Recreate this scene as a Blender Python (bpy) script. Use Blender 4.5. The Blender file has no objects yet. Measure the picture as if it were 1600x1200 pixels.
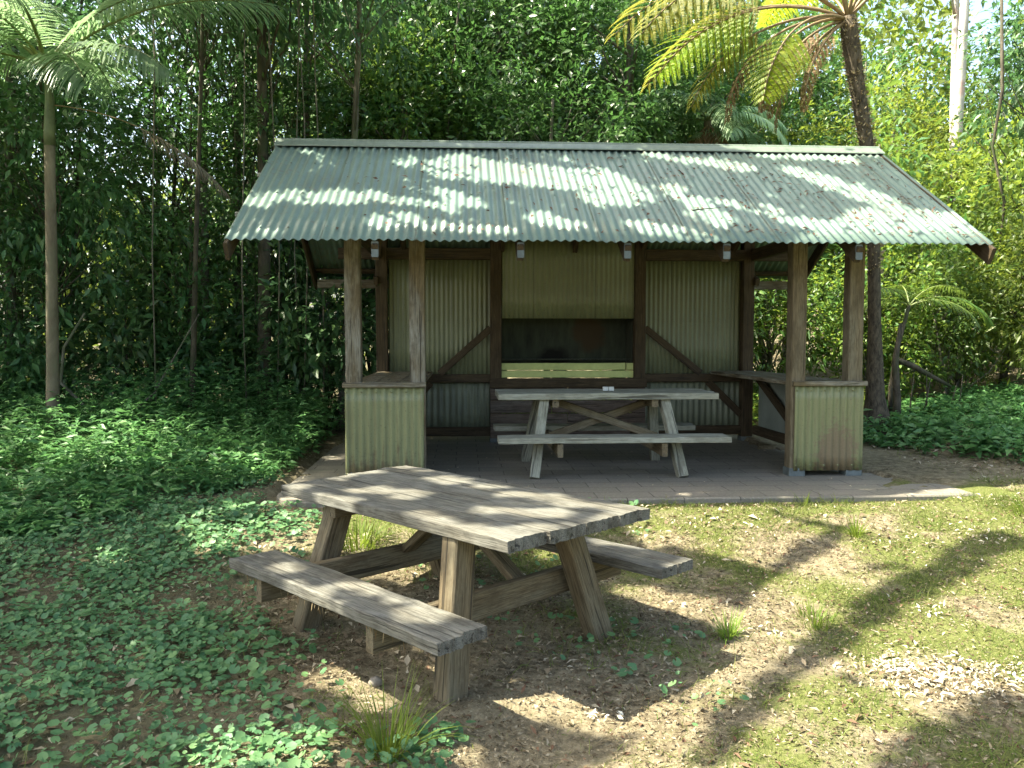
import bpy, math, random
import numpy as np
R = math.radians
rng = np.random.default_rng(7)
random.seed(7)
scene = bpy.context.scene
COL = scene.collection

# ------------------------------------------------------------------ light
SUN_EL = 57.0
COT = 1 / math.tan(R(SUN_EL))
world = bpy.data.worlds.new("World"); scene.world = world
world.use_nodes = True
wn = world.node_tree.nodes; wl = world.node_tree.links
sky = wn.new('ShaderNodeTexSky'); sky.sky_type = 'NISHITA'; sky.sun_disc = False
sky.sun_elevation = R(SUN_EL); sky.sun_rotation = R(270); sky.dust_density = 5.0; sky.ozone_density = .4; sky.air_density = .9
tint = wn.new('ShaderNodeMix'); tint.data_type = 'RGBA'; tint.blend_type = 'MULTIPLY'; tint.inputs[0].default_value = 1; tint.inputs[7].default_value = (.97, 1, .93, 1)
wl.new(sky.outputs[0], tint.inputs[6]); wl.new(tint.outputs[2], wn['Background'].inputs[0]); wn['Background'].inputs[1].default_value = 0.12
ld = bpy.data.lights.new('sun', 'SUN'); ld.energy = 4.0; ld.angle = R(0.5); ld.color = (1, .94, .75)
lo = bpy.data.objects.new('sun', ld); COL.objects.link(lo); lo.rotation_euler = (0, -R(90 - SUN_EL), 0); lo.location = (-8, 0, 14)
scene.view_settings.view_transform = 'Standard'; scene.view_settings.look = 'None'
scene.view_settings.exposure = 2.5; scene.view_settings.gamma = 1
scene.cycles.max_bounces = 7; scene.cycles.diffuse_bounces = 4; scene.cycles.transmission_bounces = 3; scene.cycles.glossy_bounces = 2
scene.cycles.sample_clamp_indirect = 6
cd = bpy.data.cameras.new('camera'); cd.sensor_width = 36; cd.lens = 29.03; cd.clip_end = 2000
cam = bpy.data.objects.new('camera', cd); COL.objects.link(cam)
cam.location = (0, 0, 1.6); cam.rotation_euler = (R(90 - 3.106), 0, 0); scene.camera = cam

# ------------------------------------------------------------------ noise + terrain
_lat = rng.random((64, 64))
def vnoise(x, y):
    x = np.asarray(x, float); y = np.asarray(y, float)
    i = np.floor(x).astype(int); j = np.floor(y).astype(int); u = x - i; v = y - j
    u = u * u * (3 - 2 * u); v = v * v * (3 - 2 * v)
    a = _lat[i % 64, j % 64]; b = _lat[(i + 1) % 64, j % 64]; c = _lat[i % 64, (j + 1) % 64]; d = _lat[(i + 1) % 64, (j + 1) % 64]
    return (a * (1 - u) + b * u) * (1 - v) + (c * (1 - u) + d * u) * v
def fbm(x, y, o=4):
    s = 0; a = .5; t = 0
    for k in range(o):
        s = s + a * vnoise(np.asarray(x) * 2 ** k + 17.3 * k, np.asarray(y) * 2 ** k + 9.1 * k); t += a; a *= .5
    return s / t
def sstep(a, b, x):
    t = np.clip((np.asarray(x, float) - a) / (b - a), 0, 1); return t * t * (3 - 2 * t)
SLAB_Z = .333
def zg(x, y):
    x = np.asarray(x, float); y = np.asarray(y, float)
    z = np.interp(y, [-40, 0, 3.5, 4.3, 5, 6.3, 6.9, 12, 20, 60, 400], [-2, -.15, .02, .03, .10, .29, .345, .37, .55, 2.5, 8])
    z = z + .13 * np.clip(x - 4.4, 0, 12) * sstep(6.5, 10, y)
    hx = x * math.cos(.0588) + y * math.sin(.0588); hy = -x * math.sin(.0588) + y * math.cos(.0588)
    nz = .5 * (fbm(hx * 2.2, hy * 2.2) - .5)
    inside = sstep(-1.75, -1.45, hx + nz) * (1 - sstep(3.72, 3.98, hx + 2 * nz + .12 * (hy - 7))) * sstep(6.16, 6.42, hy + .3 * nz) * (1 - sstep(10.6, 11.0, hy))
    z = z + (1 - inside) * (.05 * (fbm(x * 1.3, y * 1.3) - .5) + .02 * (vnoise(x * 6, y * 6) - .5))
    return np.where(inside > .5, np.minimum(z, SLAB_Z - .045), z)
def region(x, y):           # 1 = open ground in front of the shelter, 0 = leafy bed on the left
    edge = np.interp(y, [0, 2.6, 3.4, 4.2, 5.0, 5.8, 6.8, 8.0, 10, 14], [-.6, -.75, -.95, -1.35, -1.45, -1.7, -1.9, -2.1, -2.1, -2.1])
    return sstep(-.45, .45, x - edge + .9 * (fbm(x * 1.7 + 4, y * 1.7) - .5))

# ------------------------------------------------------------------ sun mask: where light gets through the canopy
# capsules (x0, y0, x1, y1, radius) on the sun-projected ground plane: X = x + z*cot(elevation)
SHADE= [(2.46, 5.8, 1.5, 5.0, 0.13), (1.5, 5.0, 1.06, 4.24, 0.13), (1.06, 4.24, 0.63, 3.48, 0.11), (0.63, 3.48, 0.19, 3.01, 0.13), (1.31, 5.21, 1.4, 5.11, 0.3), (1.21, 5.41, 1.19, 4.83, 0.22), (3.56, 5.74, 2.34, 4.82, 0.17), (2.34, 4.82, 1.43, 3.98, 0.14), (1.43, 3.98, 1.11, 3.59, 0.13), (1.11, 3.59, 0.75, 3.05, 0.13), (2.2, 3.44, 1.53, 2.97, 0.25), (3.66, 5.63, 3.08, 5.41, 0.12), (2.08, 5.11, 2.68, 5.31, 0.06), (2.05, 6.28, 2.58, 5.87, 0.08), (1.53, 3.91, 1.71, 3.56, 0.06), (0.15, 3.14, 0.19, 3.01, 0.05)]
LIT= [(-1.79, 6.28, -1.44, 6.48, 0.16), (-1.35, 5.74, -0.59, 5.87, 0.36), (-1.82, 5.63, -1.33, 5.63, 0.2), (-2.15, 5.87, -1.79, 6.28, 0.1), (-1.44, 4.65, -1.22, 4.73, 0.05), (-1.25, 4.69, -1.18, 4.73, 0.05), (-0.79, 3.76, -0.55, 3.56, 0.14), (-0.62, 3.44, -0.58, 3.39, 0.08), (-0.98, 3.07, -0.73, 3.05, 0.14), (0.23, 3.44, 0.55, 3.39, 0.14), (-0.04, 3.66, 0.18, 3.5, 0.1), (-0.17, 3.99, -0.08, 3.91, 0.06), (-2.27, 5.8, -1.97, 6.06, 0.06), (-0.73, 5.06, -0.37, 5.11, 0.06), (0.81, 4.83, 1.19, 4.56, 0.1), (-0.4, 3.14, -0.2, 3.12, 0.08), (-0.89, 5.11, -0.57, 5.21, 0.05), (2.9, 9.83, 3.12, 9.55, 0.1), (0.36, 5.41, 0.51, 5.31, 0.08), (-2.62, 5.41, -2.41, 5.31, 0.05), (-1.2, 5.06, -1.1, 4.92, 0.04), (-0.43, 7.4, -0.01, 7.58, 0.16), (0.1, 7.55, 0.71, 7.52, 0.11), (0.7, 7.49, 1.18, 7.41, 0.09), (0.01, 8.51, 0.19, 8.48, 0.05), (0.55, 7.09, 0.84, 7.19, 0.08), (1.11, 7.02, 1.63, 7.01, 0.06), (1.5, 8.23, 3.0, 8.03, 0.26), (1.18, 8.39, 1.67, 8.35, 0.1), (1.27, 7.69, 1.43, 7.47, 0.1), (2.64, 7.67, 3.1, 7.77, 0.18), (3.75, 8.73, 4.58, 8.5, 0.1), (3.52, 7.94, 3.46, 7.37, 0.13), (3.91, 7.67, 4.21, 7.61, 0.1), (5.02, 8.45, 5.33, 7.86, 0.16), (5.15, 7.6, 5.43, 7.5, 0.1), (5.57, 7.47, 5.75, 7.18, 0.22), (-0.7, 6.78, -0.39, 6.78, 0.1), (2.76, 7.15, 3.23, 7.04, 0.1), (4.22, 7.31, 4.6, 7.23, 0.08), (2.0, 7.26, 2.23, 7.16, 0.08), (4.9, 8.88, 5.83, 8.8, 0.08), (-0.77, 4.56, -0.45, 5.07, 0.06), (-0.37, 5.55, -0.16, 5.32, 0.06), (-0.35, 4.52, -0.04, 4.34, 0.07), (0.08, 4.84, 0.43, 4.62, 0.06), (0.5, 4.39, 0.7, 4.29, 0.06), (0.38, 3.93, 0.86, 3.86, 0.05), (0.01, 3.93, 0.39, 3.48, 0.05), (0.47, 3.42, 0.61, 3.53, 0.04), (-0.52, 4.34, -0.35, 4.17, 0.04), (0.82, 4.09, 1.08, 3.93, 0.05), (-0.4, 3.79, -0.13, 3.51, 0.07), (-0.91, 4.11, -0.75, 3.99, 0.06), (-0.14, 3.35, 0.13, 3.2, 0.06), (0.74, 4.78, 0.87, 4.63, 0.05), (0.88, 4.7, 1.03, 4.48, 0.03), (-3.2, 7.7, -1.5, 7.8, 0.65), (-3.0, 8.4, -1.6, 8.5, 0.65), (-3.4, 6.9, -3.3, 7.0, 0.12)]
POLY= [(1.1, 6.38), (2.43, 6.38), (3.43, 6.69), (4.99, 7.65), (6.18, 7.65), (2.21, 2.78), (0.13, 2.89), (0.56, 3.47), (1.15, 4.32), (1.22, 4.56), (1.11, 5.21), (1.03, 5.74)]
def segdist(X, Y, s):
    x0, y0, x1, y1, r = s
    dx, dy = x1 - x0, y1 - y0; L = dx * dx + dy * dy + 1e-9
    t = np.clip(((X - x0) * dx + (Y - y0) * dy) / L, 0, 1)
    return np.hypot(X - x0 - t * dx, Y - y0 - t * dy) - r
def inpoly(X, Y, P):
    ins = np.zeros(X.shape, bool); n = len(P)
    for i in range(n):
        (xa, ya), (xb, yb) = P[i], P[(i + 1) % n]
        c = ((ya > Y) != (yb > Y)) & (X < (xb - xa) * (Y - ya) / (yb - ya + 1e-12) + xa)
        ins ^= c
    return ins
def lit_mask(X, Y):
    m = inpoly(X, Y, POLY) | ((X > 4.6) & (Y > 8.9))
    w = .12 * (fbm(X * 3, Y * 3) - .5) * 2 + .13 * (fbm(X * 8 + 3, Y * 8) - .5) * 2
    for s in SHADE: m &= ~(segdist(X, Y, s) < w * .25 - .035)
    for s in LIT: m |= segdist(X, Y, s) < w
    return m

# ------------------------------------------------------------------ node helpers
class NT:
    def __init__(s, name):
        s.m = bpy.data.materials.new(name); s.m.use_nodes = True; s.t = s.m.node_tree; s.n = s.t.nodes; s.l = s.t.links
        s.b = s.n['Principled BSDF']; s.out = s.n['Material Output']
    def node(s, t, **k):
        x = s.n.new(t)
        for a, v in k.items():
            if a.startswith('i_'): x.inputs[int(a[2:])].default_value = v
            else: setattr(x, a, v)
        return x
    def link(s, a, b): s.l.new(a, b)
    def vec(s, attr=None, scale=(1, 1, 1)):
        if attr: src = s.node('ShaderNodeAttribute', attribute_name=attr).outputs['Vector']
        else: src = s.node('ShaderNodeTexCoord').outputs['Object']
        mp = s.node('ShaderNodeMapping'); mp.inputs['Scale'].default_value = scale; s.link(src, mp.inputs[0]); return mp.outputs[0]
    def noise(s, v, scale=5, detail=5, rough=.6, dist=0):
        n = s.node('ShaderNodeTexNoise'); n.inputs['Scale'].default_value = scale; n.inputs['Detail'].default_value = detail
        n.inputs['Roughness'].default_value = rough; n.inputs['Distortion'].default_value = dist; s.link(v, n.inputs['Vector']); return n.outputs['Fac']
    def ramp(s, f, stops, interp='LINEAR'):
        r = s.node('ShaderNodeValToRGB'); r.color_ramp.interpolation = interp; e = r.color_ramp.elements
        while len(e) < len(stops): e.new(.5)
        for i, (p, c) in enumerate(stops):
            e[i].position = p; c = (c, c, c) if not hasattr(c, '__len__') else c; e[i].color = (*c, 1)
        s.link(f, r.inputs[0]); return r.outputs[0]
    def mix(s, f, a, b, mode='MIX'):
        x = s.node('ShaderNodeMix', data_type='RGBA', blend_type=mode)
        for sock, v in ((x.inputs[0], f), (x.inputs[6], a), (x.inputs[7], b)):
            if hasattr(v, 'links'): s.link(v, sock)
            elif hasattr(v, '__len__'): sock.default_value = (*v, 1)
            else: sock.default_value = v
        return x.outputs[2]
    def math(s, op, a, b=0.0):
        x = s.node('ShaderNodeMath', operation=op)
        for sock, v in ((x.inputs[0], a), (x.inputs[1], b)):
            if hasattr(v, 'links'): s.link(v, sock)
            else: sock.default_value = v
        return x.outputs[0]
    def bump(s, h, strength=.3, dist=.01):
        b = s.node('ShaderNodeBump'); b.inputs['Strength'].default_value = strength; b.inputs['Distance'].default_value = dist
        s.link(h, b.inputs['Height']); s.link(b.outputs[0], s.b.inputs['Normal'])
    def done(s, col, rough=.8, spec=.3):
        if hasattr(col, 'links'): s.link(col, s.b.inputs['Base Color'])
        else: s.b.inputs['Base Color'].default_value = (*col, 1)
        if hasattr(rough, 'links'): s.link(rough, s.b.inputs['Roughness'])
        else: s.b.inputs['Roughness'].default_value = rough
        s.b.inputs['Specular IOR Level'].default_value = spec
        return s.m

def wood(name, dark, mid, light, grey=None, greyamt=.4):
    t = NT(name); g = t.vec('gc', (2.6, 70, 70)); g2 = t.vec('gc', (1.2, 4.5, 4.5)); g3 = t.vec('gc', (8, 220, 220))
    a = t.noise(g, 1, 6, .65, .6); b = t.noise(g2, 1.6, 5, .6); c = t.noise(g3, 1, 3, .6)
    col = t.ramp(a, [(.25, dark), (.5, mid), (.75, light)])
    if grey: col = t.mix(t.ramp(b, [(.5 - greyamt * .4, 0.), (.75 - greyamt * .2, 1.)]), col, grey)
    col = t.mix(t.math('MULTIPLY', t.ramp(c, [(.38, 1.), (.52, 0.)]), .7), col, dark)
    crack = t.ramp(t.noise(t.vec('gc', (1.6, 42, 42)), 1, 2, .5, .3), [(.33, 1.), (.38, 0.)])
    col = t.mix(t.math('MULTIPLY', crack, .75), col, (.02, .018, .014))
    col = t.mix(t.math('MULTIPLY', t.ramp(t.noise(t.vec('gc', (2.2, 4, 4)), 2.2, 5, .7), [(.48, 0.), (.66, 1.)]), .6), col, dark)
    h = t.math('SUBTRACT', t.math('ADD', a, t.math('MULTIPLY', c, .5)), t.math('MULTIPLY', crack, 1.2)); t.bump(h, .55, .006)
    return t.done(col, .82, .25)
W_BROWN = wood('brown_timber', (.03, .021, .012), (.07, .049, .027), (.115, .084, .05))
W_POST = wood('weathered_post_timber', (.06, .044, .024), (.15, .115, .063), (.235, .185, .115), (.25, .24, .20), .3)
W_TABLE = wood('weathered_grey_timber', (.04, .036, .028), (.13, .12, .096), (.225, .21, .172), (.165, .163, .145), .4)
W_LEG = wood('table_leg_timber', (.065, .048, .027), (.15, .115, .068), (.235, .185, .112), (.18, .16, .11), .25)
W_PALE = wood('pale_grey_timber', (.12, .112, .085), (.27, .262, .20), (.385, .375, .295), (.32, .325, .27), .5)
W_DARK = wood('dark_board_timber', (.05, .034, .025), (.12, .085, .062), (.2, .15, .115), (.15, .13, .11), .2)

def metal_sheet(name, base, dirt_and_shade, rust=0, lap=.762, rustc=None, gloss=.42, streak=.6, foot=0):
    t = NT(name); g = t.vec('gc', (1, 1, 1)); st = t.vec('gc', (14, 1.0, 1)); big = t.noise(g, .9, 6, .65)
    s1 = t.noise(st, 1.3, 6, .7); sp = t.noise(g, 55, 4, .7); sp2 = t.noise(g, 18, 5, .75)
    col = t.mix(t.ramp(big, [(.3, 0.), (.7, 1.)]), base, tuple(c * .72 for c in base))
    col = t.mix(t.math('MULTIPLY', t.ramp(s1, [(.48, 0.), (.75, 1.)]), streak), col, dirt_and_shade)
    col = t.mix(t.math('MULTIPLY', t.ramp(sp, [(.58, 0.), (.68, 1.)]), .5), col, tuple(c * .45 for c in dirt_and_shade))
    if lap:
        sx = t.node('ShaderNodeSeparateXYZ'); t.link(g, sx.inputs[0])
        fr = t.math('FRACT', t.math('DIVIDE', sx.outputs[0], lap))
        col = t.mix(t.math('MULTIPLY', t.ramp(fr, [(.0, 1.), (.022, 0.)]), .6), col, tuple(c * .3 for c in dirt_and_shade))  # dark line at each sheet lap: the lap's shadow put into the colour
    if rust:
        if rustc:
            d = t.node('ShaderNodeVectorMath', operation='DISTANCE'); mp = t.vec('gc', (1, .62, 1)); t.link(mp, d.inputs[0]); d.inputs[1].default_value = (rustc[0], rustc[1] * .62, 0)
            f = t.math('SUBTRACT', 1.0, t.math('DIVIDE', d.outputs['Value'], rustc[2]))
            m = t.ramp(t.math('ADD', t.math('MULTIPLY', f, .5), t.math('MULTIPLY', sp2, .95)), [(.57, 0.), (.68, 1.)])
        else: m = t.ramp(t.math('ADD', t.math('MULTIPLY', sp2, .7), t.math('MULTIPLY', big, .35)), [(.58, 0.), (.66, 1.)])
        col = t.mix(t.math('MULTIPLY', m, rust), col, t.mix(sp, (.085, .05, .03), (.24, .165, .115)))
    if foot:
        sx2 = t.node('ShaderNodeSeparateXYZ'); t.link(g, sx2.inputs[0])
        ft = t.math('ADD', t.math('SUBTRACT', foot, sx2.outputs[1]), t.math('ADD', t.math('MULTIPLY', t.math('SUBTRACT', s1, .5), .9), t.math('MULTIPLY', t.math('SUBTRACT', sp2, .5), .6)))
        col = t.mix(t.math('MULTIPLY', t.ramp(ft, [(.0, 0.), (.16, 1.)]), .75), col, (.085, .062, .035))
    t.bump(t.math('ADD', sp, s1), .12, .003)
    return t.done(col, gloss, .45)
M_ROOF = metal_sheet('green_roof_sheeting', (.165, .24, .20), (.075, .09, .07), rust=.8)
M_CAP = metal_sheet('ridge_cap_sheeting', (.175, .22, .175), (.08, .10, .075), lap=0)
M_WALL = metal_sheet('olive_wall_sheeting', (.19, .205, .118), (.075, .08, .045), streak=.45)
M_LOW = metal_sheet('mildewed_low_sheeting', (.22, .24, .165), (.045, .05, .036), lap=0, streak=.85)
M_DWARF = metal_sheet('green_dwarf_wall_sheeting', (.22, .23, .11), (.08, .068, .032), lap=0, streak=.7, foot=.56)
M_RUSTY = metal_sheet('rusted_dwarf_wall_sheeting', (.22, .23, .11), (.09, .075, .04), rust=.7, rustc=(3.45, .50, .27), lap=0, streak=.55, foot=.42)
M_HOOD = metal_sheet('olive_hood_sheeting', (.205, .22, .122), (.095, .10, .055), streak=.3)
def plain(name, col, rough=.6, spec=.4, nscale=8, var=.5, metal=0):
    t = NT(name); n = t.noise(t.vec(), nscale, 6, .7)
    c = t.mix(t.ramp(n, [(.35, 0.), (.68, 1.)]), col, tuple(v * (1 - var) for v in col)); t.bump(n, .2, .004)
    t.b.inputs['Metallic'].default_value = metal
    return t.done(c, rough, spec)
M_GALV = plain('galvanised_steel', (.14, .165, .165), .6, .3)
M_LEDGE = plain('pale_green_painted_board', (.58, .63, .24), .6, .3, 5, .25)  # bright tone stands in for sunlight showing at the hearth gap
M_CARTON = plain('white_carton', (.75, .77, .72), .6)
M_BACK = metal_sheet('sooty_steel', (.045, .052, .034), (.008, .008, .006), rust=.3, lap=0, streak=.7, gloss=.8)
M_SIDE = plain('grey_side_sheet', (.25, .28, .25), .6, .3, 3, .25)
M_BARK = None
def bark(name, a, b, sc=7, sp=None):
    t = NT(name); v = t.vec(None, (sc, sc, sc * .35)); n = t.noise(v, 1.6, 7, .7, .4); n2 = t.noise(t.vec(), 2.2, 4, .6)
    c = t.ramp(n, [(.33, a), (.68, b)])
    if sp: c = t.mix(t.ramp(n2, [(.5, 0.), (.62, 1.)]), c, sp)
    t.bump(n, .7, .02); return t.done(c, .85, .2)
B_DARK = bark('dark_bark', (.025, .022, .016), (.11, .095, .07), 8, (.05, .06, .03))
B_GREY = bark('grey_bark', (.06, .055, .042), (.20, .185, .15), 8, (.09, .10, .06))
B_PALE = bark('pale_bark', (.30, .28, .25), (.62, .58, .53), 4, (.42, .30, .26))
B_PALM = bark('palm_bark', (.10, .08, .055), (.22, .185, .13), 5, (.14, .13, .085))
B_FERN = bark('fibrous_fern_bark', (.02, .017, .012), (.13, .105, .075), 18)

def leafmat(name, c1, c2, c3, trans=.35, rough=.42, spec=.45, tcol=None, hue=.03):
    t = NT(name); geo = t.node('ShaderNodeNewGeometry'); oi = t.node('ShaderNodeObjectInfo')
    col = t.ramp(geo.outputs['Random Per Island'], [(0., c1), (.5, c2), (1., c3)])
    hs = t.node('ShaderNodeHueSaturation'); t.link(col, hs.inputs['Color'])
    t.link(t.math('ADD', .5 - hue / 2, t.math('MULTIPLY', oi.outputs['Random'], hue)), hs.inputs['Hue'])
    t.link(t.math('ADD', .8, t.math('MULTIPLY', oi.outputs['Random'], .45)), hs.inputs['Value'])
    c = hs.outputs[0]; t.done(c, rough, spec)
    tr = t.node('ShaderNodeBsdfTranslucent'); t.link(t.mix(.65, c, tcol or tuple(v * 2.2 for v in c2)), tr.inputs[0])
    mx = t.node('ShaderNodeMixShader'); mx.inputs[0].default_value = trans
    t.link(t.b.outputs[0], mx.inputs[1]); t.link(tr.outputs[0], mx.inputs[2]); t.link(mx.outputs[0], t.out.inputs[0])
    return t.m
L_DARK = leafmat('dark_drooping_leaf', (.034, .084, .034), (.056, .125, .044), (.10, .175, .054), .35, .4, .5)
L_BUSH = leafmat('glossy_bush_leaf', (.032, .080, .022), (.052, .12, .030), (.095, .175, .042), .32, .34, .5)
L_SUN = leafmat('yellow_green_leaf', (.055, .115, .02), (.105, .175, .03), (.18, .22, .045), .42, .42, .4, (.34, .42, .05), .05)
L_MID = leafmat('mid_green_bank_leaf', (.04, .095, .024), (.07, .14, .03), (.12, .19, .045), .38, .4, .4, (.25, .36, .06), .05)
L_FAR = leafmat('far_leaf', (.04, .085, .018), (.075, .135, .026), (.14, .18, .035), .4, .5, .3, (.3, .4, .06))
L_HERB = leafmat('herb_leaf', (.05, .13, .045), (.08, .185, .058), (.13, .245, .075), .32, .45, .4)
L_COVER = leafmat('round_cover_leaf', (.062, .15, .068), (.09, .195, .082), (.14, .255, .095), .3, .5, .35)
L_PALM = leafmat('palm_leaflet', (.14, .24, .13), (.20, .32, .17), (.26, .38, .19), .45, .35, .5, (.36, .54, .26))
L_LIME = leafmat('lime_fern_leaf', (.12, .20, .015), (.19, .28, .02), (.28, .34, .03), .5, .5, .3, (.50, .60, .04))
L_GOLD = leafmat('golden_fern_leaf', (.095, .115, .018), (.15, .16, .026), (.22, .21, .04), .45, .55, .25, (.36, .34, .05))
L_DEAD = leafmat('dead_frond_leaf', (.10, .06, .03), (.17, .11, .06), (.25, .18, .11), .3, .7, .2, (.3, .18, .08))
L_GREYF = leafmat('grey_dry_frond_leaf', (.14, .115, .085), (.20, .17, .13), (.27, .235, .18), .3, .7, .2, (.3, .22, .14))
L_LITTER = leafmat('dry_litter_leaf', (.12, .08, .045), (.28, .225, .145), (.52, .46, .34), .12, .65, .25, (.4, .3, .18), .02)
L_PALE = leafmat('bleached_litter_leaf', (.28, .235, .16), (.50, .45, .34), (.72, .67, .55), .12, .65, .25, (.5, .42, .3), .02)
L_CRUMB = leafmat('litter_crumb', (.05, .036, .02), (.155, .122, .074), (.38, .32, .215), .08, .8, .15, (.3, .2, .1), .02)
L_RUST = leafmat('red_brown_litter_leaf', (.065, .037, .02), (.13, .075, .042), (.21, .135, .08), .1, .7, .2)
L_GRASS = leafmat('grass_blade', (.07, .115, .022), (.11, .155, .03), (.215, .215, .08), .4, .55, .25, (.28, .31, .07))
L_TUFT = leafmat('tuft_blade', (.07, .14, .02), (.11, .18, .025), (.17, .23, .04), .4, .5, .3, (.32, .42, .05))

# ------------------------------------------------------------------ mesh helpers
def new_obj(name, me, mat, parent=None):
    if mat and not len(me.materials): me.materials.append(mat)
    o = bpy.data.objects.new(name, me); COL.objects.link(o)
    if parent: o.parent = parent
    return o
def thing(name, label, cat, loc=(0, 0, 0), rz=0, group=None):
    o = bpy.data.objects.new(name, None); COL.objects.link(o); o.empty_display_size = .2
    o.location = loc; o.rotation_euler = (0, 0, rz); tag(o, label, cat, group); return o
def tag(o, label=None, cat=None, group=None, kind=None):
    if label: o['label'] = label
    if cat: o['category'] = cat
    if group: o['group'] = group
    if kind: o['kind'] = kind
    return o
def copy_thing(r, loc, rz, scale=1, label=None, group=None):
    n = r.copy(); COL.objects.link(n); n.location = loc; n.rotation_euler = (0, 0, rz); n.scale = (scale,) * 3
    if label: n['label'] = label
    if group: n['group'] = group
    for ch in list(r.children):
        c = ch.copy(); COL.objects.link(c); c.parent = n
        for g in ch.children:
            d = g.copy(); COL.objects.link(d); d.parent = c
    return n
def quick_mesh(name, V, F4):                       # numpy verts (n,3), faces (m,k)
    me = bpy.data.meshes.new(name); V = np.ascontiguousarray(V, np.float32); F = np.ascontiguousarray(F4, np.int32)
    me.vertices.add(len(V)); me.vertices.foreach_set('co', V.ravel())
    m, k = F.shape
    me.loops.add(m * k); me.loops.foreach_set('vertex_index', F.ravel())
    me.polygons.add(m); me.polygons.foreach_set('loop_start', np.arange(0, m * k, k, dtype=np.int32))
    me.update(calc_edges=True); return me
def unit(v): return v / (np.linalg.norm(v, axis=-1, keepdims=True) + 1e-9)
def leaf_mesh(name, P, D, N, L, W, curl=.12):       # folded diamond leaf, 6 verts (two quads along the midrib)
    n = len(P); D = unit(D); S = unit(np.cross(D, N)); N = np.cross(S, D); L = np.asarray(L).reshape(-1, 1) * np.ones((n, 1)); W = np.asarray(W).reshape(-1, 1) * np.ones((n, 1))
    b = P; m = P + D * L * .5; tip = P + D * L - N * L * curl
    l1 = P + D * L * .42 + S * W * .5 + N * W * .18; r1 = P + D * L * .42 - S * W * .5 + N * W * .18
    V = np.stack([b, l1, m, r1, tip], 1).reshape(-1, 3); i = np.arange(n)[:, None] * 5
    F = np.concatenate([i + [0, 2, 4, 1], i + [0, 3, 4, 2]], 0); return quick_mesh(name, V, F)
def round_mesh(name, P, N, Rr, k=7):                # rounded, slightly cupped leaf
    n = len(P); N = unit(N); A = unit(np.cross(N, rng.normal(size=(n, 3)))); B = np.cross(N, A); Rr = np.asarray(Rr).reshape(-1, 1)
    ang = np.linspace(.28, 2 * math.pi - .28, k); V = [P]
    for q in ang: V.append(P + (A * math.cos(q) + B * math.sin(q)) * Rr * (.92 + .16 * rng.random((n, 1))) + N * Rr * .18)
    V = np.stack(V, 1).reshape(-1, 3); i = np.arange(n)[:, None] * (k + 1)
    F = np.concatenate([i + [0, q + 1, q + 2] for q in range(k - 1)], 0); return quick_mesh(name, V, F)
def strip_mesh(name, P, D, L, W, droop, seg=3, side=None):  # blades / leaflets that bend down
    n = len(P); D = unit(D); L = np.asarray(L).reshape(-1, 1) * np.ones((n, 1)); W = np.asarray(W).reshape(-1, 1) * np.ones((n, 1)); droop = np.asarray(droop).reshape(-1, 1) * np.ones((n, 1))
    S = unit(np.cross(D, np.array([[0, 0, 1.]]) + 1e-3)) if side is None else unit(side)
    V = []; p = P.copy(); d = D.copy()
    for k in range(seg + 1):
        w = W * (.5, .55, .42, .25, .1)[min(k, 4)] if seg > 3 else W * (.42, .5, .36, .04)[k]
        V += [p + S * w, p - S * w]
        d = unit(d + np.array([[0, 0, -1.]]) * droop / seg); p = p + d * L / seg
    V = np.stack(V, 1).reshape(-1, 3); i = np.arange(n)[:, None] * (2 * (seg + 1))
    F = np.concatenate([i + [2 * k, 2 * k + 1, 2 * k + 3, 2 * k + 2] for k in range(seg)], 0); return quick_mesh(name, V, F)
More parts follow.
